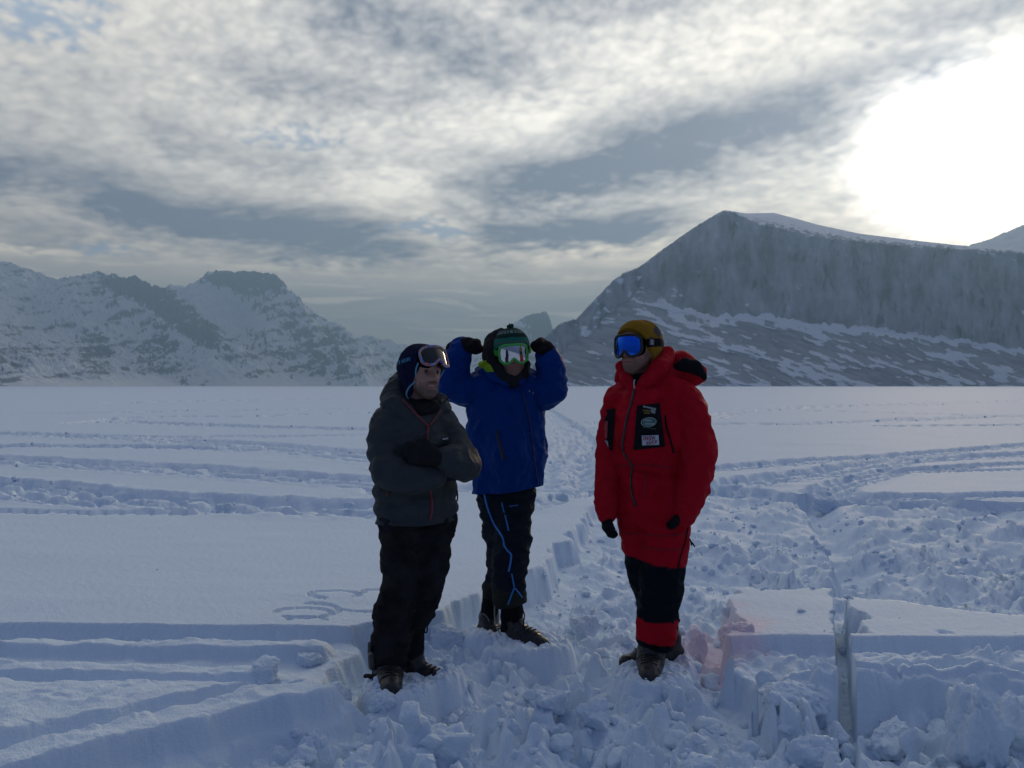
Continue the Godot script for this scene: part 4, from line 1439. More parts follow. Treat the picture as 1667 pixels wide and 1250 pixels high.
func person_middle() -> void:
	var m := man(828, 1052, 5.1)
	tag(m.root, "man in blue jacket and green goggles flexing both raised arms, black trousers with blue piping", "person")
	var head := Transform3D(head_basis(4, -2, 4).scaled(Vector3.ONE * 1.05), m.j(834, 577, .05))
	var jk := Field.new()
	jk.k = 0.06
	jk.wr = wrinkle; jk.wr_amp = 0.014; jk.fine = crease; jk.fine_amp = 0.008; jk.stretch = Vector3(1.1, 0.75, 1.1)
	jk.chain([[m.j(804, 820), .118], [m.j(797, 700), .118], [m.j(792, 645), .118]])
	jk.chain([[m.j(852, 820), .112], [m.j(855, 740), .116], [m.j(852, 645), .122]])
	jk.chain([[m.j(828, 815, .08), .105], [m.j(828, 740, .11), .105], [m.j(826, 660, .08), .105]])
	jk.chain([[m.j(782, 625), .078], [m.j(828, 612, -.02), .08], [m.j(868, 626), .076]])
	var sr := sleeve([[m.j(786, 640, 0), .095], [m.j(756, 635, .03), .084], [m.j(736, 628, .05), .074], [m.j(737, 602, .06), .070], [m.j(745, 580, .07), .068], [m.j(752, 567, .075), .062]], 0.0, 0.0)
	var sl := sleeve([[m.j(862, 640, 0), .092], [m.j(884, 643, .03), .078], [m.j(899, 634, .05), .074], [m.j(899, 606, .06), .070], [m.j(894, 588, .07), .064], [m.j(891, 580, .07), .060]], 0.0, 0.0)
	sr.k = 0.05; sl.k = 0.05; sr.wr_amp = 0.013; sl.wr_amp = 0.013
	jk.clips = [[Vector3(0.13, -1, 0.0).normalized(), Vector3(0.13, -1, 0.0).normalized().dot(m.j(825, 800, .1))],
		]
	var hood := Field.new()
	hood.k = 0.04
	hood.wr = wrinkle; hood.wr_amp = 0.012; hood.fine = crease; hood.fine_amp = 0.006
	hood.chain([[m.j(810, 564, -.06), .085], [m.j(812, 585, -.06), .085], [m.j(820, 606, -.04), .075]])
	hood.chain([[m.j(808, 585, .02), .045], [m.j(816, 606, .06), .042], [m.j(832, 619, .10), .040], [m.j(848, 612, .08), .038], [m.j(853, 592, .02), .036]])
	hood.chain([[m.j(818, 552, -.02), .06], [m.j(806, 572, .01), .05]])
	var lime := Field.new()
	lime.k = 0.03
	lime.fine = crease; lime.fine_amp = 0.006
	lime.chain([[m.j(783, 593, -.06), .016], [m.j(792, 595, .0), .024], [m.j(802, 602, .05), .022], [m.j(814, 611, .09), .012]])
	lime.chain([[m.j(787, 600, -.04), .022], [m.j(797, 604, .03), .026], [m.j(808, 611, .07), .018]])
	var bc := Field.new()
	bc.k = 0.03
	bc.fine = crease; bc.fine_amp = 0.006
	bc.chain([[m.j(778, 602, -.05), .022], [m.j(786, 608, .02), .028], [m.j(803, 614, .075), .026], [m.j(826, 624, .11), .024], [m.j(850, 620, .09), .026], [m.j(862, 610, .02), .026]])
	var tr := Field.new()
	tr.k = 0.05
	tr.wr = wrinkle; tr.wr_amp = 0.014; tr.stretch = Vector3(0.7, 1.7, 0.7); tr.fine = crease; tr.fine_amp = 0.006
	tr.chain([[m.j(804, 800), .10], [m.j(842, 800), .10]])
	tr.chain([[m.j(842, 810, .03), .098], [m.j(836, 870, .06), .098], [m.j(830, 915, .09), .094], [m.j(829, 950, .07), .090], [m.j(829, 992, .04), .098]])
	tr.chain([[m.j(806, 810, -.03), .105], [m.j(814, 870, -.05), .09], [m.j(818, 915, -.05), .078], [m.j(806, 950, -.10), .062], [m.j(800, 965, -.12), .055]])
	tr.clips = [[Vector3(.15, -1, 0).normalized(), Vector3(.15, -1, 0).normalized().dot(m.j(829, 983, .04))]]
	var shaft := Field.new()
	shaft.k = 0.03
	shaft.fine = crease; shaft.fine_amp = 0.006
	shaft.chain([[m.j(833, 965, .03), .066], [m.j(833, 1036, .03), .066]])
	shaft.chain([[m.j(801, 955, -.12), .052], [m.j(796, 1005, -.13), .052], [m.j(792, 1028, -.13), .056]])
	var g1 := glove_field(m.j(754, 565, .08), Vector3(1, .25, .25), Vector3(0, -.1, 1), 2.0, 0.95, 0.023)
	var g2 := glove_field(m.j(893, 574, .075), Vector3(-.55, .62, .2), Vector3(-.15, -.25, 1), -2.0, 0.92, 0.023)
	var hf := hat_field(.0, .004)
	hf.clips = [[Vector3(0, -1, .12).normalized(), -.028]]
	var bands := func(p: Vector3) -> Color:
		var y := p.y + absf(p.x) * 0.05
		var dark := Color(.014, .036, .032)
		var green := Color(.022, .14, .10)
		var pale := Color(.16, .22, .20)
		var c := green
		if y > .118 and y < .135: c = dark.lerp(pale, 1.0 if fmod(absf(atan2(p.x, p.z)) * 9.0 + 20.0, 2.0) < 0.9 else 0.0)
		elif y > .095 and y < .150: c = dark
		elif y > .066 and y < .074: c = pale * 0.5
		return c * (1.0 + 0.2 * sin(atan2(p.x, p.z) * 60.0))
	var paint_tr := func(p: Vector3) -> Color:
		var low := p.y < m.j(0, 952).y + 0.012 * crease.get_noise_3dv(p)
		return Color(.026, .030, .026) if low else Color(.014, .017, .027)
	var bones := [
		[[m.j(826, 805), .09], [m.j(826, 700), .09], [m.j(828, 645), .09], [m.j(831, 612), .055], [m.j(833, 596, .02), .055]],
		[[m.j(782, 632), .05], [m.j(738, 628, .05), .043], [m.j(757, 566, .075), .034]], [[m.j(866, 632), .05], [m.j(898, 636, .05), .043], [m.j(889, 574, .07), .033]],
		[[m.j(842, 805, .03), .085], [m.j(830, 915, .08), .05], [m.j(833, 970, .03), .034], [m.j(833, 1040, .03), .03]], [[m.j(806, 805, -.03), .085], [m.j(816, 915, -.05), .046], [m.j(800, 960, -.12), .03], [m.j(792, 1028, -.13), .028]]]
	var got := threaded([sdf_job.bind([[jk, .009], [sr, .008], [sl, .008]]), sdf_job.bind([[tr, .009, paint_tr], [lime, .007], [bc, .008]]), sdf_job.bind([[hood, .008], [shaft, .009], [g1, .005], [g2, .005]]),
		func(): return [joined(body_arrays(m, bones, []), head_local(head, false, Color(.27, .14, .10), 0.45, Color(.05, .035, .025))), hat_local(head, hf, bands)]])
	put("body", got[3][0], mats.skin, m.root)
	var black := cloth_mat(Color(.010, .010, .012), .75)
	var blue := cloth_mat(Color(.002, .032, .17), .50)
	var jacket := put("jacket", got[0][0], blue, m.root)
	put("sleeve", got[0][1], blue, jacket)
	put("sleeve", got[0][2], blue, jacket)
	put("collar", got[1][2], blue, jacket)
	put("collar_lining", got[1][1], cloth_mat(Color(.24, .42, .02), .6), jacket)
	put("inner_hood", got[2][0], cloth_mat(Color(.022, .022, .026), .8), m.root)
	var trousers := put("trousers", got[1][0], cloth_mat(Color.WHITE, .7, true), m.root)
	put("boot_shaft", got[2][1], black, m.root)
	put("glove", got[2][2], black, m.root)
	put("glove", got[2][3], black, m.root)
	var hat := put("bobble_hat", got[3][1], cloth_mat(Color.WHITE, .95, true), m.root)
	var pom := Field.new()
	pom.k = .004
	var rng := RandomNumberGenerator.new()
	rng.seed = 5
	var pc := head * Vector3(.0, .152, -.012)
	for k in 60:
		var d := Vector3(rng.randfn(), rng.randfn(), rng.randfn()).normalized()
		pom.add(pc, pc + d * rng.randf_range(.017, .023), .006, .0035)
	put("bobble", bake(pom, .004), cloth_mat(Color(.012, .05, .042), .95), hat)
	# zip line and pocket on the jacket, knit rim of the hood
	var dark_blue := mat(Color(.004, .010, .06), .6)
	var zl := on_line(m, jk, [[847, 630], [856, 660], [864, 700], [869, 740], [873, 770], [876, 788]], .002)
	if zl.size() > 3: put("zip", tube(zl, .0045, 6), dark_blue, jacket)
	zl = on_line(m, jk, [[808, 700], [813, 720], [818, 738], [820, 748]], .003)
	if zl.size() > 3: put("pocket_zip", tube(zl, .007, 6, false, 1.6), mat(Color(.004, .006, .02), .7), jacket)
	for q in [[862, 637], [868, 640], [874, 643]]:
		var s := m.on(jk, q[0], q[1], .003)
		if s != Vector3.INF: lettering("●", .008, mat(Color(.35, .32, .2)), jacket, s, jk.normal(s, .02), Vector3.UP, "Droid Sans", .006, "stud")
	# blue piping of the trousers
	var bright := mat(Color(.02, .20, .62), .5)
	for q in [[[788, 803], [792, 820], [796, 833], [804, 852], [813, 866], [819, 877], [821, 888], [826, 896], [832, 903], [831, 916], [828, 930]],
			[[833, 934], [835, 944], [837, 955]], [[837, 957], [832, 970], [827, 984]], [[838, 957], [844, 964], [850, 972]], [[817, 818], [819, 828], [821, 834]], [[822, 838], [825, 850], [828, 864]]]:
		zl = on_line(m, tr, q, .002)
		if zl.size() > 2: put("piping", tube(zl, .0055 if q.size() > 4 else .004, 6), bright, trousers)
	var mk := m.on(tr, 836, 823, .003)
	if mk != Vector3.INF: lettering("norrøna", .009, bright, trousers, mk, tr.normal(mk, .02), Vector3(-.15, 1, 0), "Droid Sans", .05)
	# pale cords at the boots
	var grey := mat(Color(.22, .22, .2), .7)
	for q in [[[806, 980, .10], [805, 1000, .11], [808, 1020, .12], [816, 1034, .13]], [[786, 998, -.06], [794, 1006, -.06], [797, 1018, -.06], [797, 1028, -.05]], [[850, 990, .08], [854, 1002, .09], [852, 1016, .09], [856, 1026, .1]]]:
		var pts := []
		for p in q: pts.append(m.j(p[0], p[1], p[2]))
		cord(pts, .0035, m.root, grey if q[0][0] < 840 else black, "lace_cord")
	boot(m, m.j(838, 1030, .04), m.j(882, 1050, .14), m.j(834, 1010, .03), .064, mats.boot, mats.sole)
	boot(m, m.j(794, 1026, -.10), m.j(828, 1055, .06), m.j(796, 1005, -.13), .060, mats.boot, mats.sole)
	var gt := head * Transform3D(Basis(), Vector3(0, .004, .121))
	goggles(m, gt, .178, .098, mat(Color(.05, .36, .06), .4), mat(Color(.62, .62, .66), .05, .95), cloth_mat(Color(.04, .3, .05), .7), hat_field(.0, .004), head, .018, [52, .01, .03])


func print_on(m: Man, f: Field, text: String, px: float, py: float, out: float, high: float, ink: Material, wide: float, parent: Node) -> void:
	var l := lay(m, f, px, py, out)
	lettering(text, high, ink, parent, l[0], l[1], l[2], "Droid Sans", wide)


func person_right() -> void:
	var m := man(1060, 1108, 4.53)
	tag(m.root, "man in a red padded one-piece suit, mustard hat and mirrored blue goggles", "person")
	var head := Transform3D(head_basis(-43, 4, 2).scaled(Vector3.ONE * 1.06), m.j(1039, 569, .03))
	var su := Field.new()
	su.k = 0.042
	su.wr = wrinkle; su.wr_amp = 0.010; su.fine = crease; su.fine_amp = 0.005; su.stretch = Vector3(0.8, 1.6, 0.8)
	su.chain([[m.j(1022, 738, -.03), .112], [m.j(1020, 700, -.04), .122], [m.j(1018, 658, -.04), .112]], 7.0, .011)
	su.chain([[m.j(1085, 738, .04), .118], [m.j(1086, 700, .05), .132], [m.j(1086, 655, .04), .122]], 7.0, .011)
	su.chain([[m.j(1043, 730, .10), .098], [m.j(1042, 700, .11), .115], [m.j(1045, 655, .09), .105]], 7.0, .011)
	su.chain([[m.j(1010, 652, -.05), .080], [m.j(1058, 628, 0), .09], [m.j(1108, 646, .06), .086]])
	su.chain([[m.j(1036, 792, -.02), .115], [m.j(1030, 815, -.03), .105]])
	su.chain([[m.j(1086, 792, .03), .122], [m.j(1085, 815, .04), .125]])
	su.add(m.j(1034, 755, -.01), m.j(1076, 755, .03), .11, .115)
	su.add(m.j(1052, 794, .09), m.j(1052, 830, .08), .095, .085)
	var sr := sleeve([[m.j(1004, 668, -.05), .088], [m.j(998, 710, -.05), .080], [m.j(994, 750, -.04), .073], [m.j(990, 800, -.01), .066], [m.j(988, 836, .02), .058]], 8.0, .010)
	var sl := sleeve([[m.j(1116, 655, .08), .100], [m.j(1126, 695, .09), .098], [m.j(1134, 738, .10), .100], [m.j(1128, 785, .13), .088], [m.j(1116, 828, .15), .066], [m.j(1112, 840, .15), .058]], 8.0, .010)
	# legs
	su.chain([[m.j(1085, 815, .04), .123], [m.j(1083, 870, .05), .118], [m.j(1080, 920, .07), .108], [m.j(1078, 950, .08), .104], [m.j(1072, 990, .06), .098], [m.j(1068, 1020, .06), .098], [m.j(1067, 1050, .06), .094]], 8.0, .012)
	su.chain([[m.j(1036, 815, -.03), .106], [m.j(1040, 870, -.04), .094], [m.j(1046, 920, -.05), .084], [m.j(1056, 970, -.08), .074], [m.j(1070, 1010, -.10), .066]], 8.0, .012)
	su.clips = [[Vector3(-.1, -1, 0).normalized(), Vector3(-.1, -1, 0).normalized().dot(m.j(1066, 1055, .06))]]
	var red := Color(.34, .006, .016)
	var blk := Color(.007, .008, .012)
	var paint_su := func(p: Vector3) -> Color:
		var w := p + Vector3(0, .006, 0) * crease.get_noise_3dv(p)
		var tilt := (p.x - m.j(1066, 0).x) * 0.14
		if w.y < m.j(0, 910).y - tilt and w.y > m.j(0, 1000).y - tilt * 0.4: return blk
		if w.y < m.j(0, 1036).y - tilt: return blk
		return red * (1.0 + 0.12 * crease.get_noise_3dv(p * 0.5))
	var collar := Field.new()
	collar.k = 0.02
	collar.wr = wrinkle; collar.wr_amp = 0.008; collar.fine = crease; collar.fine_amp = .004
	collar.chain([[m.j(1038, 636, .115), .022], [m.j(1053, 620, .125), .034], [m.j(1072, 600, .09), .044], [m.j(1086, 578, .0), .044], [m.j(1086, 584, -.06), .042]])
	collar.chain([[m.j(1029, 634, .11), .022], [m.j(1019, 618, .08), .030], [m.j(1014, 598, .03), .032], [m.j(1022, 592, -.02), .034]])
	collar.chain([[m.j(1086, 590, -.05), .045], [m.j(1060, 600, -.11), .05], [m.j(1024, 600, -.06), .04]])
	collar.chain([[m.j(1060, 625, .05), .06], [m.j(1085, 610, .0), .06]])
	var hood := Field.new()
	hood.k = 0.05
	hood.wr = wrinkle; hood.wr_amp = 0.012; hood.fine = crease; hood.fine_amp = .006
	hood.chain([[m.j(1088, 592, -.06), .05], [m.j(1108, 590, -.06), .052], [m.j(1128, 600, -.05), .045], [m.j(1142, 611, -.04), .028]])
	hood.chain([[m.j(1098, 610, -.03), .06], [m.j(1125, 615, -.03), .045]])
	hood.chain([[m.j(1012, 618, -.09), .03], [m.j(1018, 606, -.11), .035], [m.j(1060, 605, -.16), .05], [m.j(1095, 605, -.11), .06]])
	var lining := Field.new()
	lining.k = 0.03
	lining.fine = crease; lining.fine_amp = .006
	lining.chain([[m.j(1098, 598, .03), .018], [m.j(1116, 594, .03), .030], [m.j(1132, 598, .02), .030], [m.j(1146, 613, .0), .020]])
	var inner := Field.new()
	inner.k = .03
	inner.add(m.j(1046, 618, .03), m.j(1040, 640, .06), .062, .05)
	inner.add(m.j(1078, 582, -.03), m.j(1072, 566, -.04), .034, .026)
	var shaft := Field.new()
	shaft.k = .03
	shaft.fine = crease; shaft.fine_amp = .005
	shaft.chain([[m.j(1090, 1012, -.10), .048], [m.j(1090, 1050, -.10), .052], [m.j(1089, 1070, -.10), .056]])
	shaft.chain([[m.j(1060, 1046, .07), .066], [m.j(1058, 1080, .08), .064]])
	var g1 := glove_field(m.j(988, 838, .02), Vector3(-.05, -1, .1), Vector3(.1, 0, 1), -.9, .85, .016)
	var g2 := glove_field(m.j(1108, 832, .16), Vector3(-.35, -1, .05), Vector3(-.3, .1, 1), .9, .75, .016)
	var hf := hat_field(.045, .003)
	hf.clips = [[Vector3(0, -.62, .78).normalized(), .022]]
	var mustard := func(p: Vector3) -> Color:
		var c := Color(.21, .115, .014) * (1.0 + 0.14 * sin(atan2(p.x, p.z) * 60.0))
		for b in [[.085, .085, -.03, .030], [.045, .138, .0, .010], [.093, .04, -.06, .016], [-.08, .08, -.03, .028], [.09, .045, .03, .012], [.075, -.02, -.06, .02], [.0, .09, -.12, .03]]:
			var q := (p - Vector3(b[0], b[1], b[2])).length() + .012 * crease.get_noise_3dv(p * 3.0)
			if q < b[3]: c = Color(.075, .068, .066)
		return c
	var bones := [
		[[m.j(1054, 800), .10], [m.j(1054, 700), .10], [m.j(1054, 650), .10], [m.j(1050, 620), .058], [m.j(1044, 595), .056]],
		[[m.j(1010, 660, -.05), .05], [m.j(994, 750, -.04), .043], [m.j(988, 838, .02), .034]], [[m.j(1108, 655, .07), .055], [m.j(1134, 740, .10), .045], [m.j(1110, 836, .15), .034]],
		[[m.j(1083, 815, .04), .085], [m.j(1078, 940, .07), .06], [m.j(1060, 1080, .07), .044]], [[m.j(1038, 815, -.03), .085], [m.j(1048, 930, -.05), .056], [m.j(1088, 1070, -.10), .042]]]
	var got := threaded([sdf_job.bind([[su, .010, paint_su], [sr, .009], [sl, .009]]), sdf_job.bind([[collar, .008], [hood, .009], [lining, .008]]), sdf_job.bind([[inner, .009], [shaft, .009], [g1, .006], [g2, .006]]),
		func(): return [joined(body_arrays(m, bones, []), head_local(head, false, Color(.28, .135, .095), 0.6, Color(.06, .04, .03))), hat_local(head, hf, mustard)]])
	put("body", got[3][0], mats.skin, m.root)
	var black := cloth_mat(Color(.009, .010, .013), .75)
	var rm := cloth_mat(red, .62)
	var suit := put("down_suit", got[0][0], cloth_mat(Color.WHITE, .62, true), m.root)
	put("sleeve", got[0][1], rm, suit)
	put("sleeve", got[0][2], rm, suit)
	put("collar", got[1][0], rm, suit)
	put("hood", got[1][1], rm, suit)
	put("hood_lining", got[1][2], black, suit)
	put("neck_layer", got[2][0], black, m.root)
	put("boot_shaft", got[2][1], black, m.root)
	put("glove", got[2][2], black, m.root)
	put("glove", got[2][3], black, m.root)
	put("beanie", got[3][1], cloth_mat(Color.WHITE, .9, true), m.root)
	var zl := on_line(m, su, [[1032, 634], [1028, 655], [1021, 678], [1017, 700], [1014, 722], [1016, 738], [1025, 750], [1029, 762], [1027, 782], [1029, 805], [1035, 825]], .003)
	if zl.size() > 3: put("zip", tube(zl, .0065, 6), mat(Color(.012, .012, .016), .5), suit)
	cord([m.j(1033, 618, .15), m.j(1032, 626, .155), m.j(1033, 632, .155)], .004, suit, mat(Color(.35, .36, .38), .4, .5), "zip_pull")
	zl = on_line(m, su, [[1083, 676], [1085, 695], [1091, 715], [1097, 738]], .002)
	if zl.size() > 3: put("pocket_zip", tube(zl, .005, 6), black, suit)
	zl = on_line(m, su, [[1120, 858], [1116, 880], [1108, 905], [1104, 925]], .001)
	if zl.size() > 3: put("leg_zip", tube(zl, .004, 6), black, suit)
	for q in [[[1119, 872], [1124, 880], [1126, 888]], [[1118, 874], [1122, 884], [1121, 893]], [[1119, 876], [1127, 884], [1131, 890]]]:
		var pts := []
		for p in q: pts.append(m.j(p[0], p[1], .04))
		cord(pts, .004, suit, black, "zip_pull")
	var thread := mat(Color(.12, .008, .014), .8)
	for q in [[[986, 752], [1008, 758], [1036, 756], [1066, 758], [1094, 762]], [[1046, 868], [1066, 872], [1092, 872], [1118, 868]], [[1010, 866], [1024, 869], [1040, 868]], [[1000, 700], [1006, 712], [1008, 730]], [[1046, 890], [1070, 894], [1098, 895], [1114, 892]], [[1052, 770], [1050, 790], [1049, 808]]]:
		zl = on_line(m, su, q, .0005)
		if zl.size() > 3: put("seam", tube(zl, .0025, 5), thread, suit)
	# pockets with sewn-on badges
	var pk := put("chest_pocket", patch(m, su, [Vector2(1037, 660), Vector2(1074, 656), Vector2(1083, 727), Vector2(1031, 733)], 12, 18, .008, .012), black, suit)
	var pk2 := put("chest_pocket", patch(m, su, [Vector2(983, 668), Vector2(1001, 664), Vector2(997, 734), Vector2(984, 730)], 8, 18, .008, .012), black, suit)
	var up := Vector3(.10, 1, 0)
	var nrm := func(px: float, py: float) -> Vector3: return (su.normal(m.on(su, px, py, 0.0), .04) + Vector3(-.1, 0, .25)).normalized()
	var spot := func(px: float, py: float, out: float) -> Vector3: return m.on(su, px, py, out)
	var n1: Vector3 = nrm.call(1058, 716)
	put("badge", patch(m, su, [Vector2(1044.5, 709), Vector2(1072, 708), Vector2(1073, 724), Vector2(1045.5, 725)], 6, 4, .014, .006), mat(Color(.42, .46, .56), .7), pk)
	var tred := mat(Color(.22, .012, .04), .7)
	print_on(m, su, "SNOW", 1056.5, 713, .027, 0.02, tred, 0.066, pk)
	print_on(m, su, "RoCK", 1061, 720.5, .027, 0.02, tred, 0.058, pk)
	print_on(m, su, "+", 1058, 716.6, .027, 0.01, tred, 0.009, pk)
	# oval badge
	var ov := PackedVector3Array(); var on_ := PackedVector3Array(); var oi := PackedInt32Array()
	var n2: Vector3 = nrm.call(1056, 687)
	ov.append(spot.call(1056, 687, .013)); on_.append(n2)
	for k in 24:
		var w := TAU * k / 24.0
		ov.append(spot.call(1056 + 12.2 * cos(w), 687 + 7.2 * sin(w) - 1.0 * cos(w), .013)); on_.append(n2)
		oi.append_array([0, 1 + k, 1 + (k + 1) % 24])
	put("badge", pack(ov, on_, PackedColorArray(), oi), mat(Color(.025, .12, .12), .6), pk)
	put("badge_rim", tube(ov.slice(1), .0022, 5, true), mat(Color(.25, .32, .28), .5), pk)
	var cream := mat(Color(.36, .42, .42), .6)
	print_on(m, su, "LAND -", 1055.5, 684.3, .016, 0.011, cream, 0.048, pk)
	print_on(m, su, "- ROVER", 1056.5, 690, .016, 0.011, cream, 0.056, pk)
	var n3: Vector3 = nrm.call(1056, 667)
	print_on(m, su, "MOUNTAIN", 1057.5, 663.7, .016, 0.009, cream, 0.07, pk)
	var gold := mat(Color(.20, .16, .02), .6)
	print_on(m, su, "HARD", 1052, 668.3, .016, 0.01, gold, 0.034, pk)
	print_on(m, su, "WEAR", 1053, 672.3, .016, 0.01, gold, 0.03, pk)
	lettering("❖", .020, mat(Color(.2, .2, .21), .6), pk, spot.call(1063, 670, .015), n3, up, "Droid Sans", .024, "emblem")
	lettering("THE ORIGINAL", .006, mat(Color(.03, .10, .09)), pk, spot.call(1057, 697, .014), n2, up, "Droid Sans", .07)
	# badges on the far pocket
	put("badge", patch(m, su, [Vector2(984, 686), Vector2(989.5, 685), Vector2(988, 714), Vector2(984, 714)], 3, 8, .014, .006), mat(Color(.24, .02, .03), .7), pk2)
	put("badge", patch(m, su, [Vector2(984, 716), Vector2(990, 718), Vector2(990, 730), Vector2(985, 728)], 3, 4, .014, .006), mat(Color(.25, .26, .27), .7), pk2)
	# the small mark at the cuff
	var cf := m.on(su, 975, 829, .003)
	if cf != Vector3.INF: lettering("~", .02, mat(Color(.3, .1, .1)), suit, cf, su.normal(cf, .02), Vector3.UP, "Droid Sans", .02, "emblem")
	boot(m, m.j(1059, 1074, .08), m.j(1056, 1102, .21), m.j(1060, 1055, .07), .066, mats.boot, mats.sole)
	boot(m, m.j(1090, 1062, -.10), m.j(1020, 1078, -.04), m.j(1090, 1035, -.10), .058, mats.boot, mats.sole)
	cord([m.j(1094, 1016, -.06), m.j(1102, 1007, -.07), m.j(1106, 1010, -.08), m.j(1100, 1018, -.08)], .005, m.root, black, "pull_loop")
	var gt := head * Transform3D(Basis(Vector3.RIGHT, deg_to_rad(2)), Vector3(0, .008, .121))
	var g := goggles(m, gt, .180, .102, mat(Color(.006, .006, .009), .6), mats.blue_lens, cloth_mat(Color(.007, .007, .010), .75), hf, head, .020, [50, .018, .04])
	var dir := Vector3(sin(1.25), 0, cos(1.25))
	var p := hf.trace(Vector3(0, .026, 0) + dir * .22, -dir, 0, .22)
	if p != Vector3.INF:
		lettering("S", .017, mat(Color(.5, .5, .52)), g.get_node("strap"), head * (p + dir * .0065), head.basis * dir, head.basis * Vector3.UP, "Droid Sans", .012, "emblem")
		for e in [[-.011, 0, .001, .011], [.011, 0, .001, .011], [0, .012, .011, .001], [0, -.012, .011, .001]]:
			var bx := BoxMesh.new()
			bx.size = Vector3(maxf(e[2], .001) * 2, maxf(e[3], .001) * 2, .001)
			var o := MeshInstance3D.new()
			o.mesh = bx; o.name = "emblem"; o.material_override = mat(Color(.4, .4, .42))
			o.transform = Transform3D(head.basis * Basis(Vector3.UP, 1.25), head * (p + dir * .0065)) * Transform3D(Basis(), Vector3(e[0], e[1], 0))
			g.get_node("strap").add_child(o, true)


# ------------------------------------------------------------------ snow lumps
func lump(seed_: int, sub: int, box: Vector3, sharp: float) -> Array:   # a broken piece of wind-packed snow
	var rng := RandomNumberGenerator.new()
	rng.seed = seed_
	var planes := []
	for k in 11:
		var d := Vector3(rng.randfn(), rng.randfn(), rng.randfn()).normalized()
		planes.append([d, rng.randf_range(0.72, 1.0)])
	for s in [Vector3.UP, Vector3.DOWN, Vector3.LEFT, Vector3.RIGHT, Vector3.FORWARD, Vector3.BACK]: planes.append([s, 1.0])
	var v := PackedVector3Array(); var n := PackedVector3Array(); var ix := PackedInt32Array()
	var w := sub * 2
	for b in sub + 1:
		for a in w + 1:
			var th := PI * b / sub
			var ph := TAU * (a % w) / w
			var d := Vector3(cos(ph) * sin(th), cos(th), sin(ph) * sin(th))
			var r := 0.0
			for p in planes:
				var q: float = d.dot(p[0]) / p[1]
				if q > 0.0: r += pow(q, sharp)
			r = pow(r, -1.0 / sharp)
			r *= 1.0 + 0.22 * g_m.get_noise_3dv(d * 0.5 + Vector3(seed_, 0, 0)) + 0.13 * g_m.get_noise_3dv(d * 1.3 + Vector3(seed_, 5, 0)) + 0.06 * crease.get_noise_3dv(d * 0.5 + Vector3(seed_, 0, 9)) + 0.03 * crease.get_noise_3dv(d * 1.3 + Vector3(seed_, 0, 9))
			v.append(d * r * box)
	var a := grid_mesh(v, w + 1, sub + 1, PackedColorArray())
	n = a[Mesh.ARRAY_NORMAL]
	for b in sub + 1:
		var o := b * (w + 1)
		var s := (n[o] + n[o + w]).normalized()
		n[o] = s; n[o + w] = s
	for i in w + 1:
		n[i] = Vector3.UP; n[sub * (w + 1) + i] = Vector3.DOWN
	for i in n.size():
		if n[i].dot(v[i]) < 0.0: n[i] = -n[i]
	a[Mesh.ARRAY_NORMAL] = n
	return a


func place_y(x: float, z: float) -> float:
	return ground(x, z, Vector2(x, z).length())


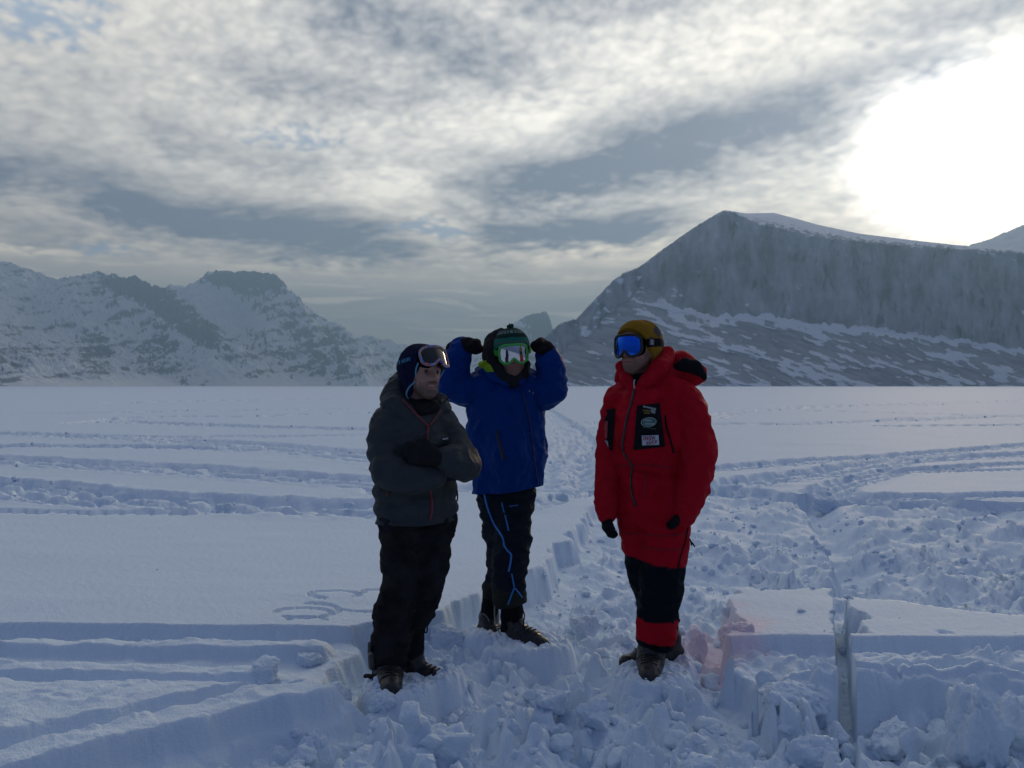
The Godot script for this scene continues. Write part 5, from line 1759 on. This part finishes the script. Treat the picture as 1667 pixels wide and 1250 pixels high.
func build_lumps() -> void:
	var group := "broken snow blocks lying about the trodden place"
	for b in [  # px, py of the middle, forward distance, half sizes, turn, tilt, label
		[1585, 1195, 3.42, Vector3(.125, .17, .10), 20, 8, 1, "big upright snow block at the right edge of the foreground with an overhanging top"],
		[1662, 1170, 3.6, Vector3(.12, .12, .10), -15, -4, 2, "snow block behind and right of the tallest upright snow block"],
		[1040, 1215, 3.48, Vector3(.07, .095, .026), 30, -22, 3, "thin pointed slab of snow standing tilted in the foreground rubble"],
		[1450, 1160, 3.75, Vector3(.12, .075, .085), 40, 5, 4, "rounded snow lump just right of the foot of the narrow slit"],
		[538, 1085, 4.05, Vector3(.11, .09, .08), 15, 10, 5, "snow block with a tawny side left of the man in dark grey"],
		[432, 1092, 4.15, Vector3(.08, .05, .06), -30, 8, 6, "low snow block at the end of the ruts on the left"],
		[505, 1048, 4.42, Vector3(.06, .032, .045), 10, 0, 7, "small snow block on the end of the upper rut bank"],
		[462, 1108, 4, Vector3(.05, .04, .05), 60, 12, 8, "small snow lump between the low block and the tawny block"],
		[702, 1192, 3.6, Vector3(.16, .105, .10), 5, -5, 9, "broad flat-topped snow block in the middle foreground below the man in dark grey"],
		[900, 1112, 4, Vector3(.10, .06, .06), 35, -12, 10, "angular snow lump in front of the boots of the man in blue"],
		[968, 1135, 3.9, Vector3(.07, .06, .05), -40, 14, 11, "steep-sided snow lump in the foreground between the blue and the red man"],
		[1295, 1128, 3.9, Vector3(.15, .085, .10), 15, -8, 12, "flat-topped snow block left of the narrow slit, above a hollow"],
		[1325, 1205, 3.5, Vector3(.11, .085, .07), -25, 5, 13, "wide rounded snow block in the right foreground left of the slit"],
		[622, 1122, 4.02, Vector3(.06, .05, .04), 20, 20, 14, "small leaning snow chip in front of the left boot of the man in dark grey"],
		[692, 1136, 3.98, Vector3(.065, .05, .04), -20, -18, 15, "pointed snow chip just right of the boot of the man in dark grey"],
		[590, 1222, 3.45, Vector3(.13, .09, .09), 30, 3, 16, "large rounded snow lump at the lower left of the rubble"],
		[728, 1008, 5.1, Vector3(.14, .10, .09), 10, -6, 17, "snow block standing between the legs of the grey and the blue man"],
		[955, 1000, 5.4, Vector3(.10, .08, .07), 45, 8, 18, "snow block behind and right of the boots of the man in blue"],
		[1136, 1032, 4.85, Vector3(.06, .105, .05), 20, 6, 19, "pinkish pointed snow block right of the boots of the man in red"],
		[1203, 1046, 4.74, Vector3(.10, .09, .08), -10, 12, 20, "pinkish snow lump at the corner of the smooth block right of the man in red"],
		[1345, 808, 10.2, Vector3(.17, .10, .12), 25, 4, 21, "far square snow block beside the trodden path on the right"],
		[370, 828, 9.3, Vector3(.11, .06, .07), 25, 4, 22, "small lone snow lump in the far rut on the left"],
	]:
		var p := at(b[0], b[1], b[2])
		var y := place_y(p.x, b[2])
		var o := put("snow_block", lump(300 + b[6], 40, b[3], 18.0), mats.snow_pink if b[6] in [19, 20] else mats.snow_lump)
		o.position = Vector3(p.x, minf(p.y, y + b[3].y * 0.7), -b[2])
		o.rotation_degrees = Vector3(b[5] * 0.5, b[4], b[5])
		tag(o, b[7], "snow block", group)
	# the crumbs nobody could count
	var rng := RandomNumberGenerator.new()
	rng.seed = 77
	var spots := []
	for k in 4200:
		var z := 3.0 + pow(rng.randf(), 1.5) * 8.5
		var x := rng.randf_range(-0.72, 0.72) * z
		var s := trodden(x, z)
		if z < 4.9 and x < -0.9 and s < 0.0 and rng.randf() < 0.8: continue
		if s < -0.05 and rng.randf() < 0.985: continue
		if s < 0.02 and not rng.randf() < 0.3: continue
		var size := 0.006 + 0.042 * pow(rng.randf(), 3.6) * (1.3 if z < 4.0 else 0.7 if z > 5.2 else 1.0)
		spots.append([x, z, size])
	for t in tracks:
		if t[4] < 0.2: continue
		for k in 2:
			var q := rng.randf()
			var side := rng.randf_range(-1.15, 1.15)
			var dx: float = t[2] - t[0]
			var dz: float = t[3] - t[1]
			var l := Vector2(dx, dz).length()
			spots.append([lerpf(t[0], t[2], q) - dz / l * side * t[4], lerpf(t[1], t[3], q) + dx / l * side * t[4], 0.012 + 0.05 * pow(rng.randf(), 2.5)])
	for kind in 4:
		var me := ArrayMesh.new()
		me.add_surface_from_arrays(Mesh.PRIMITIVE_TRIANGLES, lump(500 + kind * 7, 12, Vector3(1.0, 0.8, 0.9), 16.0))
		me.surface_set_material(0, mats.snow_lump)
		var mine := []
		for i in spots.size():
			if i % 4 == kind: mine.append(spots[i])
		var mm := MultiMesh.new()
		mm.transform_format = MultiMesh.TRANSFORM_3D
		mm.mesh = me
		mm.instance_count = mine.size()
		for i in mine.size():
			var s: Array = mine[i]
			var b := Basis(Vector3(rng.randfn(), rng.randfn(), rng.randfn()).normalized(), rng.randf() * TAU).scaled(Vector3(rng.randf_range(0.7, 1.4), rng.randf_range(0.7, 1.2), rng.randf_range(0.7, 1.3)) * s[2])
			mm.set_instance_transform(i, Transform3D(b, Vector3(s[0], place_y(s[0], s[1]) + s[2] * 0.25, -s[1])))
		var o := MultiMeshInstance3D.new()
		o.multimesh = mm
		o.name = numbered("snow_crumbs")
		add_child(o, true)
		tag(o, "loose crumbs of broken snow strewn over the trodden snow and ruts", "snow", "loose snow crumbs", "stuff")


# ------------------------------------------------------------------ the scene
const QUALITY := 1.0


func _ready() -> void:
	var cam := Camera3D.new()
	cam.name = "camera"
	cam.position = Vector3(0, EYE, 0)
	cam.rotation.x = PITCH
	cam.fov = rad_to_deg(2.0 * atan(625.0 / F))
	cam.near = 0.1
	cam.far = 40000.0
	add_child(cam)
	cam.current = true
	var sky_m := PanoramaSkyMaterial.new()
	sky_m.panorama = ImageTexture.create_from_image(make_sky())
	var sky := Sky.new()
	sky.sky_material = sky_m
	var env := Environment.new()
	env.background_mode = Environment.BG_SKY
	env.sky = sky
	env.sky_rotation = Vector3(0, PI, 0)
	env.tonemap_mode = Environment.TONE_MAPPER_LINEAR
	env.tonemap_exposure = 1.0
	env.sdfgi_enabled = true
	env.ssao_enabled = true
	env.ssil_enabled = true
	env.volumetric_fog_enabled = true
	env.volumetric_fog_albedo = Color(0.71, 0.875, 1.0)
	env.volumetric_fog_density = 0.00014
	env.volumetric_fog_anisotropy = 0.35
	var we := WorldEnvironment.new()
	we.name = "world"
	we.environment = env
	add_child(we)
	var sun := DirectionalLight3D.new()
	sun.name = "sun"
	sun.light_color = Color(1.0, 0.86, 0.66)
	sun.light_energy = 0.35
	sun.light_angular_distance = 10.0
	sun.shadow_enabled = true
	sun.rotation = Vector3(-deg_to_rad(SUN_EL), PI - deg_to_rad(SUN_AZ), 0)
	add_child(sun)

	var wt := NoiseTexture2D.new()
	wt.width = 256; wt.height = 256
	wt.seamless = true; wt.as_normal_map = true; wt.bump_strength = 3.0
	wt.noise = noise(71, 0.05, 3)
	mats.weave_tex = wt
	var gt := NoiseTexture2D.new()
	gt.width = 512; gt.height = 512
	gt.seamless = true; gt.as_normal_map = true; gt.bump_strength = 4.0
	gt.noise = noise(72, 0.06, 4)
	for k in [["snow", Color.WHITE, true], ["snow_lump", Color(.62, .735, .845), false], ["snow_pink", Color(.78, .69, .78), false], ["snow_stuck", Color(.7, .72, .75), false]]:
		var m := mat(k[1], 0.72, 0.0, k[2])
		m.metallic_specular = 0.3
		m.normal_enabled = true
		m.normal_texture = gt
		m.normal_scale = 0.9
		m.uv1_triplanar = true
		m.uv1_world_triplanar = true
		m.uv1_scale = Vector3.ONE * 2.3
		mats[k[0]] = m
	mats.skin = mat(Color.WHITE, 0.55, 0.0, true)
	mats.skin.subsurf_scatter_enabled = true
	mats.skin.subsurf_scatter_strength = 0.1
	mats.boot = mat(Color(.010, .010, .011), .38)
	mats.sole = mat(Color(.014, .014, .015), .7)
	mats.blue_lens = mat(Color(.02, .16, .85), .06, 1.0)

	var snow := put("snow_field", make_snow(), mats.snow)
	tag(snow, "snow-covered sea ice with snow machine ruts and trodden snow", "snow", "", "structure")
	build_mountains()
	person_left()
	person_middle()
	person_right()
	build_lumps()
